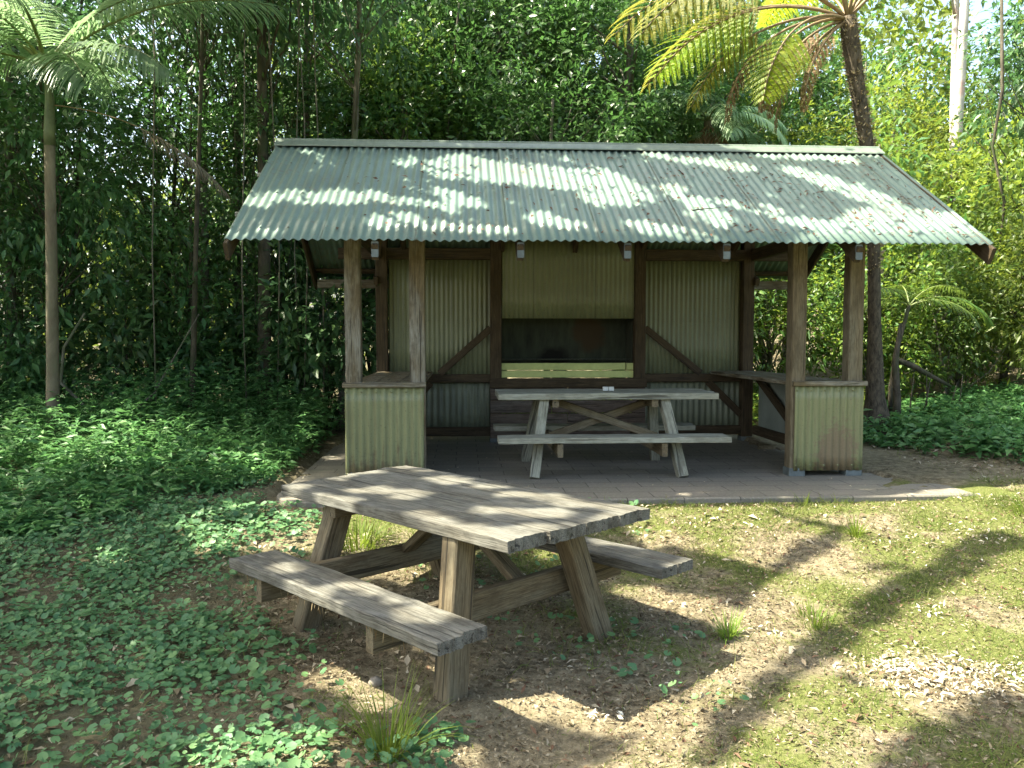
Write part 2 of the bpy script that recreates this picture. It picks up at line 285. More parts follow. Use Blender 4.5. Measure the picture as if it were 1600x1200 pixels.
class MB:
    def __init__(s): s.V = []; s.F = []; s.G = []
    def add(s, V, F, G=None):
        b = len(s.V); s.V += [tuple(map(float, v)) for v in V]; s.F += [tuple(i + b for i in f) for f in F]
        s.G += [tuple(map(float, g)) for g in (G if G is not None else V)]
    def beam(s, a, b, w, h, up=(0, 0, 1), seg=1, nw=1, jag=0, wob=0, c=.006, wear=0):
        a = np.array(a, float); b = np.array(b, float); L = np.linalg.norm(b - a); d = (b - a) / L
        side = np.cross(d, np.array(up, float)); side /= np.linalg.norm(side); u = np.cross(side, d)
        ws = [-w / 2] + list(np.linspace(-w / 2 + c, w / 2 - c, nw + 1)) + [w / 2]; n = len(ws)
        up_h = [h / 2 - c] + [h / 2] * (nw + 1) + [h / 2 - c]; off = rng.random(3) * 40; V = []; G = []
        je = [[rng.random() ** 2 * jag for _ in range(n)] for _ in range(2)]
        for k in range(seg + 1):
            t = k / seg; dw = (vnoise(t * L * 2.2 + off[0], off[1]) - .5) * 2 * wob; dh = (vnoise(t * L * 2.2 + off[1], off[2]) - .5) * 2 * wob
            for lay in (0, 1):
                for i in range(n):
                    al = t * L; 
                    if k == 0: al += je[0][i]
                    if k == seg: al -= je[1][i]
                    hh = up_h[i] if lay == 0 else -up_h[i]
                    e = 0
                    if wear and lay == 0: e = -wear * float(vnoise(al * 9 + off[2], ws[i] * 14 + off[0])) * (2.2 if i in (0, 1, n - 2, n - 1) or k in (0, seg) else 1)
                    ee = (rng.random() - .5) * wear * 1.5 if wear and i in (0, n - 1) else 0
                    V.append(a + d * al + side * (ws[i] + dw + ee) + u * (hh + dh + e)); G.append((al + off[0], ws[i] + off[1], hh + off[2]))
        F = []; q = lambda k, lay, i: k * 2 * n + lay * n + i
        for k in range(seg):
            for i in range(n - 1):
                F.append((q(k, 0, i), q(k, 0, i + 1), q(k + 1, 0, i + 1), q(k + 1, 0, i))); F.append((q(k, 1, i + 1), q(k, 1, i), q(k + 1, 1, i), q(k + 1, 1, i + 1)))
            F.append((q(k, 1, 0), q(k, 0, 0), q(k + 1, 0, 0), q(k + 1, 1, 0))); F.append((q(k, 0, n - 1), q(k, 1, n - 1), q(k + 1, 1, n - 1), q(k + 1, 0, n - 1)))
        for i in range(n - 1):
            F.append((q(0, 0, i + 1), q(0, 0, i), q(0, 1, i), q(0, 1, i + 1))); F.append((q(seg, 0, i), q(seg, 0, i + 1), q(seg, 1, i + 1), q(seg, 1, i)))
        s.add(V, F, G); return s
    def tube(s, pts, rad, n=8):
        pts = [np.array(p, float) for p in pts]; V = []; F = []
        x = np.array([1., 0, 0])
        for k, p in enumerate(pts):
            d = pts[min(k + 1, len(pts) - 1)] - pts[max(k - 1, 0)]; d /= np.linalg.norm(d) + 1e-9
            x = x - d * (x @ d); 
            if np.linalg.norm(x) < 1e-3: x = np.array([0, 1., 0]) - d * d[1]
            x = x / np.linalg.norm(x); y = np.cross(d, x); r = rad[k] if hasattr(rad, '__len__') else rad
            for i in range(n): q = 2 * math.pi * i / n; V.append(p + (x * math.cos(q) + y * math.sin(q)) * r)
        for k in range(len(pts) - 1):
            for i in range(n): j = (i + 1) % n; F.append((k * n + i, k * n + j, (k + 1) * n + j, (k + 1) * n + i))
        F.append(tuple(range(n))[::-1]); F.append(tuple((len(pts) - 1) * n + i for i in range(n)))
        s.add(V, F); return s
    def sheet(s, o, U, Vd, N, lu, lv, period, amp, nv=4, per=8, g0=(0, 0), wob=.0):   # corrugated sheet, waves run along Vd
        o, U, Vd, N = (np.array(v, float) for v in (o, U, Vd, N)); nu = max(2, int(round(lu / period * per))); V = []; G = []; F = []
        for j in range(nv + 1):
            for i in range(nu + 1):
                u = lu * i / nu; v = lv * j / nv; h = amp * math.sin(2 * math.pi * u / period) + wob * (float(vnoise(u * 1.5 + 3, v * 1.5 + 5)) - .5)
                ev = 0
                V.append(o + U * u + Vd * (v + ev) + N * h); G.append((g0[0] + u, g0[1] + v, 0))
        for j in range(nv):
            for i in range(nu): a = j * (nu + 1) + i; F.append((a, a + 1, a + nu + 2, a + nu + 1))
        s.add(V, F, G); return s
    def build(s, name, mat, parent=None, off=(0, 0, 0), smooth=False, thick=0, world=None):
        me = bpy.data.meshes.new(name); V = np.array(s.V) - np.array(off); me.from_pydata([tuple(v) for v in V], [], s.F)
        at = me.attributes.new('gc', 'FLOAT_VECTOR', 'POINT'); at.data.foreach_set('vector', np.array(s.G, np.float32).ravel())
        if smooth: me.polygons.foreach_set('use_smooth', [True] * len(me.polygons))
        me.update(); o = new_obj(name, me, mat, parent)
        if thick: m = o.modifiers.new('Solidify', 'SOLIDIFY'); m.thickness = thick; m.offset = 0
        return o
# ------------------------------------------------------------------ ground
def axis(c0, c1, fine, far):
    a = list(np.arange(c0, c1 + 1e-6, fine)); st = fine; x = c1
    while x < far: st *= 1.25; x += st; a.append(x)
    st = fine; x = c0
    while x > -far: st *= 1.25; x -= st; a.insert(0, x)
    return np.array(a)
gx = axis(-7, 9, .07, 400); gy = axis(1.5, 13, .07, 400)
GX, GY = np.meshgrid(gx, gy); GZ = zg(GX, GY)
V = np.stack([GX, GY, GZ], -1).reshape(-1, 3); nx = len(gx); ny = len(gy)
ii = (np.arange(ny - 1)[:, None] * nx + np.arange(nx - 1)[None]).reshape(-1, 1)
gme = quick_mesh('ground', V, ii + [0, 1, nx + 1, nx])
gme.polygons.foreach_set('use_smooth', np.ones(len(gme.polygons), bool))
def moss_amt(x, y):
    r = region(x, y)
    m = sstep(.28, .58, .6 * fbm(x * .9 + 11, y * .9 + 3) + .4 * fbm(x * 3.3 + 1, y * 3.3)) * sstep(-.2, 1.6, x + .25 * (y - 3.5)) + .9 * sstep(.42, .6, fbm(x * 1.9 + 2, y * 1.9 + 31)) * sstep(4.8, 6.2, y) * (1 - sstep(6.3, 6.7, y))
    for (cx, cy, q) in ((1.25, 4.5, .8), (1.9, 5.5, .55), (2.05, 3.75, .5), (.45, 3.6, .6), (2.7, 4.6, .4), (1.0, 5.6, .5)): m = m * (1 - .8 * (1 - sstep(.3, 1, np.hypot(x - cx, y - cy) / q)))
    for (cx, cy, q) in ((1.0, 3.1, .35), (1.5, 3.35, .4), (3.2, 5.9, .6), (3.9, 6.2, .8), (2.9, 4.9, .4), (1.7, 6.2, .5), (.9, 6.3, .4)): m = np.maximum(m, .8 * (1 - sstep(.3, 1, np.hypot(x - cx, y - cy) / q)) * sstep(.3, .5, fbm(x * 4, y * 4)))
    m = m * (1 - sstep(7.0, 7.6, y))
    return np.clip(m, 0, 1) * (.3 + .7 * r)
at = gme.attributes.new('moss', 'FLOAT', 'POINT'); at.data.foreach_set('value', moss_amt(V[:, 0], V[:, 1]).astype(np.float32))
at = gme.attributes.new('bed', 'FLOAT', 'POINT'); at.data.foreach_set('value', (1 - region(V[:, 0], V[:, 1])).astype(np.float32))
t = NT('forest_soil'); v = t.vec()
n1 = t.noise(v, 1.1, 6, .65); n2 = t.noise(v, 16, 8, .75); n3 = t.noise(v, 70, 5, .75); n4 = t.noise(v, 5, 6, .7)
soil = t.ramp(n2, [(.36, (.065, .052, .032)), (.5, (.165, .135, .085)), (.64, (.32, .27, .178))])
soil = t.mix(t.ramp(n3, [(.56, 0.), (.66, .8)]), soil, (.38, .31, .22))
soil = t.mix(t.ramp(n1, [(.42, 0.), (.66, .65)]), soil, (.29, .25, .165))
mossc = t.ramp(n3, [(.3, (.05, .066, .014)), (.5, (.108, .132, .03)), (.7, (.21, .212, .08))])
ma = t.node('ShaderNodeAttribute', attribute_name='moss').outputs['Fac']; ba = t.node('ShaderNodeAttribute', attribute_name='bed').outputs['Fac']
mf = t.ramp(t.math('ADD', t.math('MULTIPLY', ma, .55), t.math('MULTIPLY', t.noise(v, 9, 7, .8), .9)), [(.55, 0.), (.80, .85)])
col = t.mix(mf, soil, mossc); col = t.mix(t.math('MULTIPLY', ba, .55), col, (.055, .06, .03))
t.bump(t.math('ADD', n2, t.math('MULTIPLY', n3, .6)), .8, .03); t.done(col, .95, .1)
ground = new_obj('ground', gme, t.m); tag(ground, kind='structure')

# ------------------------------------------------------------------ shelter
HA = math.atan(76 / 1290.); EX = np.array([math.cos(HA), math.sin(HA), 0]); EY = np.array([-math.sin(HA), math.cos(HA), 0])
O = np.array([1.3, 8.8, SLAB_Z])
def hw(x, y, z=0): p = EX * x + EY * y; return (p[0], p[1], z)
# slab of pavers
t = NT('concrete_pavers'); v = t.vec(); br = t.node('ShaderNodeTexBrick'); t.link(v, br.inputs[0])
br.inputs['Scale'].default_value = 1; br.inputs['Brick Width'].default_value = .46; br.inputs['Row Height'].default_value = .23; br.inputs['Mortar Size'].default_value = .006
br.inputs['Color1'].default_value = (.165, .148, .122, 1); br.inputs['Color2'].default_value = (.205, .182, .15, 1); br.inputs['Mortar'].default_value = (.06, .055, .045, 1); br.inputs['Mortar Smooth'].default_value = .4
n1 = t.noise(v, 3, 6, .7); n2 = t.noise(v, 40, 5, .7)
c = t.mix(t.ramp(n1, [(.4, 0.), (.7, .6)]), br.outputs[0], (.15, .145, .11)); c = t.mix(t.ramp(n2, [(.5, 0.), (.7, .5)]), c, (.35, .31, .26))
t.bump(t.math('SUBTRACT', t.math('MULTIPLY', n2, .4), br.outputs['Fac']), .5, .006); M_PAVE = t.done(c, .85, .25)
def slab_edge():
    pts = []
    def arc(cx, cy, r, a0, a1):
        for k in range(9): a = R(a0 + (a1 - a0) * k / 8); pts.append((cx + r * math.cos(a), cy + r * math.sin(a)))
    arc(-1.15, 6.84, .38, 180, 270)
    for x in np.arange(-.6, 4.1, .2): pts.append((x, 6.45 + .03 * (float(vnoise(x * 3, 7.7)) - .5)))
    pts.append((4.2, 6.47)); pts.append((4.2, 10.75)); pts.append((-1.53, 10.75)); return pts
bm = MB(); E_ = slab_edge(); n = len(E_); Vv = []
for z in (SLAB_Z, SLAB_Z - .012, SLAB_Z - .16):
    g = .012 if z == SLAB_Z else 0
    for x, y in E_:
        d = np.array([x - 1.5, y - 8.5]); d = d / np.linalg.norm(d) * g; Vv.append((x - d[0], y - d[1], z))
F = [tuple(range(n))] + [(k * n + i, (k + 1) * n + i, (k + 1) * n + (i + 1) % n, k * n + (i + 1) % n) for k in (0, 1) for i in range(n)]
bm.add(Vv, F); slab = bm.build('paved_floor', M_PAVE, None, O); slab.location = hw(O[0], O[1], O[2]); slab.rotation_euler = (0, 0, HA); tag(slab, kind='structure')

hut = thing('picnic_shelter', 'open picnic shelter with green corrugated gable roof and olive sheet walls', 'shelter', hw(O[0], O[1], O[2]), HA)
def hb(mb, name, mat, **k): return mb.build(name, mat, k.pop('parent', hut), O if k.pop('sub', None) is None else O, **k)
EZ0, RZ0 = 2.406, 3.65; YE, YR, YB = 6.82, 8.85, 10.88; X0, X1 = -1.92, 4.5; SL = (RZ0 - EZ0) / (YR - YE); LS = math.hypot(YR - YE, RZ0 - EZ0)
sv = np.array([0, (YR - YE) / LS, (RZ0 - EZ0) / LS]); nv_ = np.array([0, -sv[2], sv[1]])
rz = lambda y: (EZ0 + (y - YE) * SL) if y < YR else (EZ0 + (YB - y) * SL)
for back in (False, True):
    m = MB(); x = X0; k = 0; vd = sv * (1, -1, 1) if back else sv; nn = nv_ * (1, -1, 1) if back else nv_
    while x < X1 - .01:
        w = min(.762 + .03, X1 - x); lift = .003 * (k % 2)
        m.sheet((x, (YB if back else YE), EZ0 + lift + (rng.random() - .5) * .004), (1, 0, 0), vd, nn, w, LS - .02 + (rng.random() - .5) * .012, .0762, .0092, 5, 8, (k * .762 + (9 if back else 0), 0), .008)
        for yy in (7.0, 7.65, 8.3):          # screw heads on every third ridge
            for q in range(3):
                c_ = np.array([x + .01905 + q * .2286, yy if not back else 2 * YR - yy, rz(yy)]) + nn * .0095; m.tube([c_, c_ + nn * .007], [.011, .007], 6)
        x += .762; k += 1
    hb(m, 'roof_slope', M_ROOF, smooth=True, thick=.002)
# ridge cap: two wings and a rolled top
m = MB(); prof = [(-.15, -.15 * SL + .022), (-.14, -.14 * SL + .030), (-.035, .012), (-.022, .03), (0, .04), (.022, .03), (.035, .012), (.14, -.14 * SL + .030), (.15, -.15 * SL + .022)]
xs = np.linspace(X0 - .01, X1 + .01, 60); Vv = [(x, YR + p[0], RZ0 + p[1] + .002 * float(vnoise(x * 2, 3))) for x in xs for p in prof]; q = len(prof)
m.add(Vv, [(i * q + j, (i + 1) * q + j, (i + 1) * q + j + 1, i * q + j + 1) for i in range(59) for j in range(q - 1)]); hb(m, 'ridge_cap', M_CAP, thick=.002)
# timbers under the roof
for x in (-.72, .476, 1.37, 2.21, 3.35):
    for back in (0, 1):
        ya, yb = (YE + .05, YR - .02) if not back else (YB - .05, YR + .02)
        hb(MB().beam((x, ya, rz(ya) - .125), (x, yb, rz(yb) - .125), .055, .14, seg=4, wob=.002), 'rafter', W_BROWN)
        if not back: hb(MB().beam((x, ya - .014, rz(ya) - .10), (x, ya - .002, rz(ya) - .10), .058, .13), 'rafter_end_plate', M_GALV)
for x in (X0 + .02, X1 - .02):
    for back in (0, 1):
        ya, yb = (YE - .02, YR - .015) if not back else (YB + .02, YR + .015)
        hb(MB().beam((x, ya, rz(YE) - .095 - .01), (x, yb, rz(YR) - .095), .035, .15, seg=6, wob=.003), 'barge_board', W_BROWN)
for y in (7.0, 7.65, 8.3, 9.4, 10.05, 10.72):
    hb(MB().beam((X0 + .05, y, rz(y) - .036), (X1 - .05, y, rz(y) - .045), .07, .035, (0, -SL if y < YR else SL, 1), seg=8, wob=.002), 'purlin', W_BROWN)
for y in (7.3, 8.1):   # purlin ends that stick out past the left barge board
    hb(MB().beam((X0 - .03, y, rz(y) - .03), (X0 + .0, y, rz(y) - .03), .06, .04), 'purlin_end', W_PALE)
hb(MB().beam((X0 + .06, YB - .12, rz(YB - .12) - .17), (X1 - .06, YB - .12, rz(YB - .12) - .17), .045, .11, seg=8, wob=.002), 'eave_beam', W_POST)
hb(MB().beam((X0 + .05, YR, RZ0 - .14), (X1 - .05, YR, RZ0 - .14), .05, .2, seg=8), 'ridge_beam', W_BROWN)
PW = .138; PF = (-.983, -.411, 3.082, 3.623); PB = (-.986, .398, 2.181, 3.543); YF = 7.5; YK = 10.17
for i, x in enumerate(PF):
    bot = SLAB_Z + (.075 if i > 1 else .0)
    p = hb(MB().beam((x, YF, bot), (x, YF, 2.72), PW, PW, (0, 1, 0), seg=14, wob=.003, c=.008), 'post', W_POST if i < 2 else W_LEG)
    if i < 2: p['label'] = 'front post weathered pale grey towards its foot'
    m = MB(); m.beam((x, YF - .0, SLAB_Z - .01), (x, YF - .0, SLAB_Z + .074), PW + .014, PW + .014, (0, 1, 0), c=.004); hb(m, 'post_foot', M_GALV)
for x in PB:
    hb(MB().beam((x, YK, SLAB_Z + .02), (x, YK, 2.86), PW, PW, (0, 1, 0), seg=10, wob=.003, c=.008), 'post', W_BROWN)
    hb(MB().beam((x, YK, SLAB_Z - .01), (x, YK, SLAB_Z + .05), PW + .012, PW + .012, (0, 1, 0), c=.004), 'post_foot', M_GALV)
hb(MB().beam((-1.5, YF, 2.70), (4.1, YF, 2.70), .11, .14, seg=10, wob=.003), 'front_top_beam', W_BROWN)
hb(MB().beam((-1.5, YK - .02, 2.636), (.33, YK - .02, 2.636), .09, .135, seg=6, wob=.002), 'back_top_beam', W_BROWN)
hb(MB().beam((2.25, YK - .02, 2.636), (4.05, YK - .02, 2.636), .09, .135, seg=6, wob=.002), 'back_top_beam', W_BROWN)
for x in (-1.02, 3.6):
    hb(MB().beam((x, 7.57, 2.64), (x, 10.1, 2.64), .07, .14, seg=5, wob=.002), 'side_top_beam', W_BROWN)
    sx = -1 if x < 0 else 1
    hb(MB().beam((x + sx * .03, 10.05, 2.30), (x + sx * .03, 10.62, 2.52), .05, .09, seg=2), 'eave_bracket', W_BROWN)
# back wall cladding and rails
YC = 10.215
for (xa, xb, g) in ((-.91, .33, 0), (2.255, 3.47, 5)):
    m = MB().sheet((xa, YC, 1.12), (1, 0, 0), (0, 0, 1), (0, -1, 0), xb - xa, 1.5, .0585, .008, 4, 8, (g, 0), .01)
    for zz in (1.2, 1.83, 2.54):
        for q in range(int((xb - xa) / .117)): m.tube([(xa + .0146 + q * .117, YC - .008, zz), (xa + .0146 + q * .117, YC - .016, zz)], .009, 6)
    hb(m, 'wall_sheet', M_WALL, smooth=True, thick=.002)
    hb(MB().sheet((xa, YC, .47), (1, 0, 0), (0, 0, 1), (0, -1, 0), xb - xa, .645, .075, .009, 3, 8, (g + 20, 0), .01), 'lower_wall_sheet', M_LOW, smooth=True, thick=.002)
    hb(MB().beam((xa, YK - .005, 1.12), (xb, YK - .005, 1.12), .075, .10, seg=4, wob=.002), 'mid_rail', W_BROWN)
    hb(MB().beam((xa, YK - .005, .462), (xb, YK - .005, .462), .075, .11, seg=4, wob=.002), 'bottom_rail', W_BROWN)
for (a, b) in (((.335, 1.735), (-.29, 1.18)), ((-.40, 1.07), (-.85, .54)), ((2.25, 1.735), (2.95, 1.18)), ((3.05, 1.07), (3.47, .66))):
    hb(MB().beam((a[0], YK - .03, a[1]), (b[0], YK - .03, b[1]), .04, .085, (0, 0, 1), seg=3, wob=.002), 'brace', W_BROWN)
# barbecue bay
m = MB().sheet((.472, YK - .04, 1.855), (1, 0, 0), (0, 0, 1), (0, -1, 0), 1.634, .98, .0585, .006, 4, 8, (40, 0), .012)
for k in range(9): m.tube([(.56 + k * .18, YK - .045, 1.885), (.56 + k * .18, YK - .055, 1.885)], .009, 6)
hb(m, 'hood_sheet', M_HOOD, smooth=True, thick=.002)
t = NT('sooty_fireplace_steel'); g = t.vec('gc'); n1 = t.noise(g, 2.2, 6, .7); n2 = t.noise(t.vec('gc', (5, 1, 1)), 2, 5, .7)
def spot(x, z, sx, sz, rad, amp=.5):
    d = t.node('ShaderNodeVectorMath', operation='DISTANCE'); t.link(t.vec('gc', (sx, sz, 1)), d.inputs[0]); d.inputs[1].default_value = (x * sx, z * sz, 0)
    return t.ramp(t.math('ADD', t.math('SUBTRACT', 1.0, t.math('DIVIDE', d.outputs['Value'], rad)), t.math('MULTIPLY', t.math('SUBTRACT', n1, .5), amp * 2)), [(.3, 0.), (.6, 1.)])
c = t.mix(t.ramp(n2, [(.35, 0.), (.7, 1.)]), (.05, .06, .04), (.022, .026, .02)); c = t.mix(spot(1.62, 1.68, 1, 1.3, .42, .8), c, (.05, .036, .02)); c = t.mix(t.math('MULTIPLY', spot(1.15, 1.36, 1, 1.3, .36, .5), .95), c, (.006, .005, .005))
t.bump(n1, .3, .01); M_SOOT = t.done(c, .75, .2)
hb(MB().sheet((.47, 10.62, 1.27), (1, 0, 0), (0, 0, 1), (0, -1, 0), 1.64, .62, 1.64, .002, 2, 8, (.47, 1.27)), 'fireplace_back', M_SOOT, thick=.008)
m = MB(); m.tube([(.48, 10.34, 1.345), (2.10, 10.34, 1.345)], .012, 6)
for k in range(27): m.tube([(.6 + k * .05, 10.30, 1.345), (.6 + k * .05, 10.58, 1.345)], .006, 5)
hb(m, 'grill_rack', M_BACK)
m = MB(); m.beam((.475, 10.2, 1.58), (.475, 10.71, 1.58), .008, .62); m.beam((2.105, 10.2, 1.58), (2.105, 10.71, 1.58), .008, .62); m.beam((1.29, 10.2, 1.893), (1.29, 10.71, 1.893), 1.62, .008); hb(m, 'fireplace_hood', M_BACK)
hb(MB().beam((.468, 10.2, 1.262), (2.01, 10.2, 1.262), .07, .085, seg=8, wob=.002), 'ledge_board', M_LEDGE)
hb(MB().beam((2.025, 10.2, 1.262), (2.11, 10.2, 1.262), .07, .085, seg=2), 'ledge_board', M_LEDGE)
hb(MB().beam((.468, 10.19, 1.168), (2.11, 10.19, 1.168), .08, .085, seg=8, wob=.002), 'ledge_board', M_LEDGE)
hb(MB().beam((.32, YK - .09, 1.065), (2.26, YK - .09, 1.065), .06, .115, seg=6, wob=.002), 'hearth_beam', W_BROWN)
m = MB()
for k, z in enumerate((.93, .77, .61, .45)):
    for (xa, xb) in ((.33, 1.28 - .2 * (k % 2)), (1.29 - .2 * (k % 2), 2.25)): m.beam((xa, YK - .055, z), (xb, YK - .055, z), .04, .152, seg=4, wob=.003)
hb(m, 'hearth_front', W_DARK)
# dwarf walls, counters, side sheets
for (xa, xb, mat, zb, sx) in ((-1.055, -.355, M_DWARF, .345, -1), (3.045, 3.70, M_RUSTY, .385, 1)):
    m = MB().sheet((xa, YF - .082, zb), (1, 0, 0), (0, 0, 1), (0, -1, 0), xb - xa, 1.172 - zb, .066, .0085, 6, 8, (xa, zb), .006)
    for zz in (zb + .05, 1.13):
        for q in range(5): m.tube([(xa + .0165 + q * .132, YF - .09, zz), (xa + .0165 + q * .132, YF - .098, zz)], .009, 6)
    ps = hb(m, 'dwarf_wall_sheet', mat, smooth=True, thick=.002)
    if sx > 0: ps['label'] = 'dwarf wall sheet rusted brown near its foot'
    hb(MB().beam((xa - .02, YF - .085, 1.192), (xb + .02, YF - .085, 1.192), .05, .045, seg=6, wob=.002), 'cap_rail', W_POST)
    m = MB(); e = (xa, xb)
    for k in range(3):
        x = xa + .02 + (xb - xa - .04) * (k + .5) / 3; m.beam((x, YF - .055, 1.187), (x, 10.09, 1.187), (xb - xa) / 3 - .012, .04, seg=10, nw=2, wob=.002)
    hb(m, 'counter', W_POST)
    so = xa - .02 if sx < 0 else xb - .02
    hb(MB().beam((so, YF + .08, .80), (so, 10.08, .80), .006, .66, (0, 0, 1)), 'side_sheet', M_SIDE)
    hb(MB().beam((so - sx * .05, YF + .08, .47), (so - sx * .05, 10.08, .47), .06, .11, seg=4), 'side_rail', W_BROWN)
    hb(MB().beam((so - sx * .06, 9.95, 1.12), (so - sx * .06, 8.55, .52), .05, .09, seg=3), 'side_brace', W_BROWN)
# litter lying on the roof
n = 520; u = rng.beta(2.2, 1.5, n) * 6.1 + X0 + .15; vv = rng.random(n) * 1.95 + .1; clump = rng.random(n) < .5
u[clump] = np.clip(3.0 + np.round(rng.normal(size=clump.sum()) * 4) * .28 + rng.normal(size=clump.sum()) * .05, X0 + .2, X1 - .2)
P = np.array([EX * a + EY * (YE + b * sv[1]) for a, b in zip(u, vv)]); P[:, 2] = EZ0 + vv * sv[2] + .016
rn = unit(EY * nv_[1] + np.array([0, 0, nv_[2]]) + rng.normal(size=(n, 3)) * .25)
tag(new_obj('roof_litter', leaf_mesh('roof_litter', P, np.cross(rn, rng.normal(size=(n, 3))), rn, rng.uniform(.03, .075, n), rng.uniform(.012, .028, n)), L_RUST), kind='stuff')
m = MB(); a = EX * 2.05 + EY * 7.35; m.tube([(a[0], a[1], rz(7.35) + .02), (a[0] + .12, a[1] + .03, rz(7.38) + .02), (a[0] + .26, a[1] + .03, rz(7.38) + .03)], [.006, .005, .003], 5)
tag(m.build('twig', B_DARK), 'thin dead twig lying on the green corrugated roof', 'twig')

# ------------------------------------------------------------------ picnic tables
def plank_top(xa, xb, n0, n1, z, k, th, jag, skew=None):
    m = MB(); w = (n1 - n0) / k
    for i in range(k):
        y = n0 + w * (i + .5); ea = rng.uniform(-.008, .008) + (skew[0] * i / (k - 1) if skew else 0); eb = rng.uniform(-.008, .008) + (skew[1] * i / (k - 1) if skew else 0)
        m.beam((xa + ea, y, z - th / 2), (xb + eb, y, z - th / 2), w - .006, th, seg=44, nw=14, jag=jag * .35, wob=.0025, c=.004, wear=.003)
    return m
tb = thing('picnic_table', 'weathered grey timber picnic table with ragged plank ends on bare ground', 'table', (-.346, 4.327, .03), -.791)
L2, W2 = .93, .462
plank_top(-L2, L2, -W2 + .01, W2 + .05, .745, 4, .058, .04, (-.09, .01)).build('tabletop', W_TABLE, tb)
b = plank_top(-.78, .93, -W2 - .375, -W2 - .10, .42, 2, .055, .03).build('bench', W_TABLE, tb)
b = plank_top(-.80, .95, W2 + .14, W2 + .42, .42, 2, .055, .03).build('bench', W_TABLE, tb)
def leg(a, b, w=.125, h=.105): MB().beam(a, b, w, h, (1, 0, 0), seg=6, wob=.003, c=.008).build('leg', W_LEG, tb)
leg((.60, -.49, -.06), (.53, -.37, .69)); leg((.60, .57, -.06), (.58, .27, .69)); leg((-.62, -.50, -.06), (-.58, -.27, .69)); leg((-.60, .56, -.06), (-.58, .27, .69))
for x in (.47, -.49):
    MB().beam((x, -W2 - .36, .315), (x, W2 + .40, .315), .05, .135, seg=8, wob=.002, c=.006).build('tie_beam', W_LEG, tb)
    MB().beam((x + .02, -.40, .65), (x + .02, .42, .65), .05, .07, seg=3).build('cleat', W_LEG, tb)
MB().beam((.44, .10, .36), (.02, .06, .66), .085, .045, seg=3, wob=.002).build('brace', W_LEG, tb)
MB().beam((-.46, .10, .36), (-.04, .06, .66), .085, .045, seg=3, wob=.002).build('brace', W_LEG, tb)
M_BOLT = plain('rusty_bolt', (.09, .055, .035), .7, .4)
for (x, y, z) in ((.506, -.41, .315), (.506, -.44, .35), (.506, .42, .32), (.506, .46, .35), (.506, -.28, .655), (.506, .30, .655)):
    MB().tube([(x - .03, y, z), (x + .045 if z < .5 else x + .06, y, z)], .015, 6).build('bolt', M_BOLT, tb)
P = []; D = []
for s in (-1, 1):
    for k in range(26): P.append((rng.uniform(-.7, .9), s * (W2 + (.365 if s < 0 else .41)), .365)); 
P = np.array(P); tag(new_obj('moss_fringe', strip_mesh('moss_fringe', P, np.array([[.1, 0, -1]]) + rng.normal(size=(len(P), 3)) * .15, rng.uniform(.02, .06, len(P)), .004, .2, 3, rng.normal(size=(len(P), 3))), L_DEAD, tb), kind='stuff')

# table under the roof
ta = thing('picnic_table', 'pale grey timber picnic table standing on the paved floor under the roof', 'table', hw(1.40, 7.98, SLAB_Z), HA)
plank_top(-1.08, 1.0, -.36, .36, .765, 4, .062, .006).build('tabletop', W_PALE, ta)
plank_top(-1.09, 1.0, -.74, -.46, .395, 2, .055, .006).build('bench', W_PALE, ta)
plank_top(-1.08, 1.02, .46, .74, .375, 2, .055, .006).build('bench', W_PALE, ta)
for x, dx in ((-.64, -.12), (.50, .11)):
    for s in (-1, 1): MB().beam((x + dx, s * .56, .0), (x, s * .25, .70), .11, .09, (1, 0, 0), seg=4, wob=.002).build('leg', W_PALE, ta)
    MB().beam((x - .1 * np.sign(x), -.72, .275), (x - .1 * np.sign(x), .72, .275), .05, .12, seg=4).build('tie_beam', W_LEG, ta)
    MB().beam((x - .1 * np.sign(x), -.33, .665), (x - .1 * np.sign(x), .33, .665), .06, .07, seg=2).build('cleat', W_LEG, ta)
MB().beam((-.56, .02, .32), (.42, .02, .66), .05, .075, seg=4, wob=.002).build('brace', W_LEG, ta)
MB().beam((.48, -.04, .32), (-.5, -.04, .66), .05, .075, seg=4, wob=.002).build('brace', W_LEG, ta)
for i, (x, lab) in enumerate(((1.37, 'small white carton on the sheltered table, the left one of two'), (1.425, 'small white carton on the sheltered table, the right one of two'))):
    m = MB(); m.beam((-.024, 0, .0), (.024, 0, .0), .04, .036, c=.003)
    o = m.build('carton', M_CARTON); o.location = hw(x, 7.9 + .002 * i, SLAB_Z + .787); o.rotation_euler = (0, 0, HA + .03 * i); tag(o, lab, 'carton', 'white cartons on the table')
    m = MB(); m.beam((-.025, 0, .0185), (.025, 0, .0185), .041, .004, c=.001); m.build('lid', M_CARTON, o)
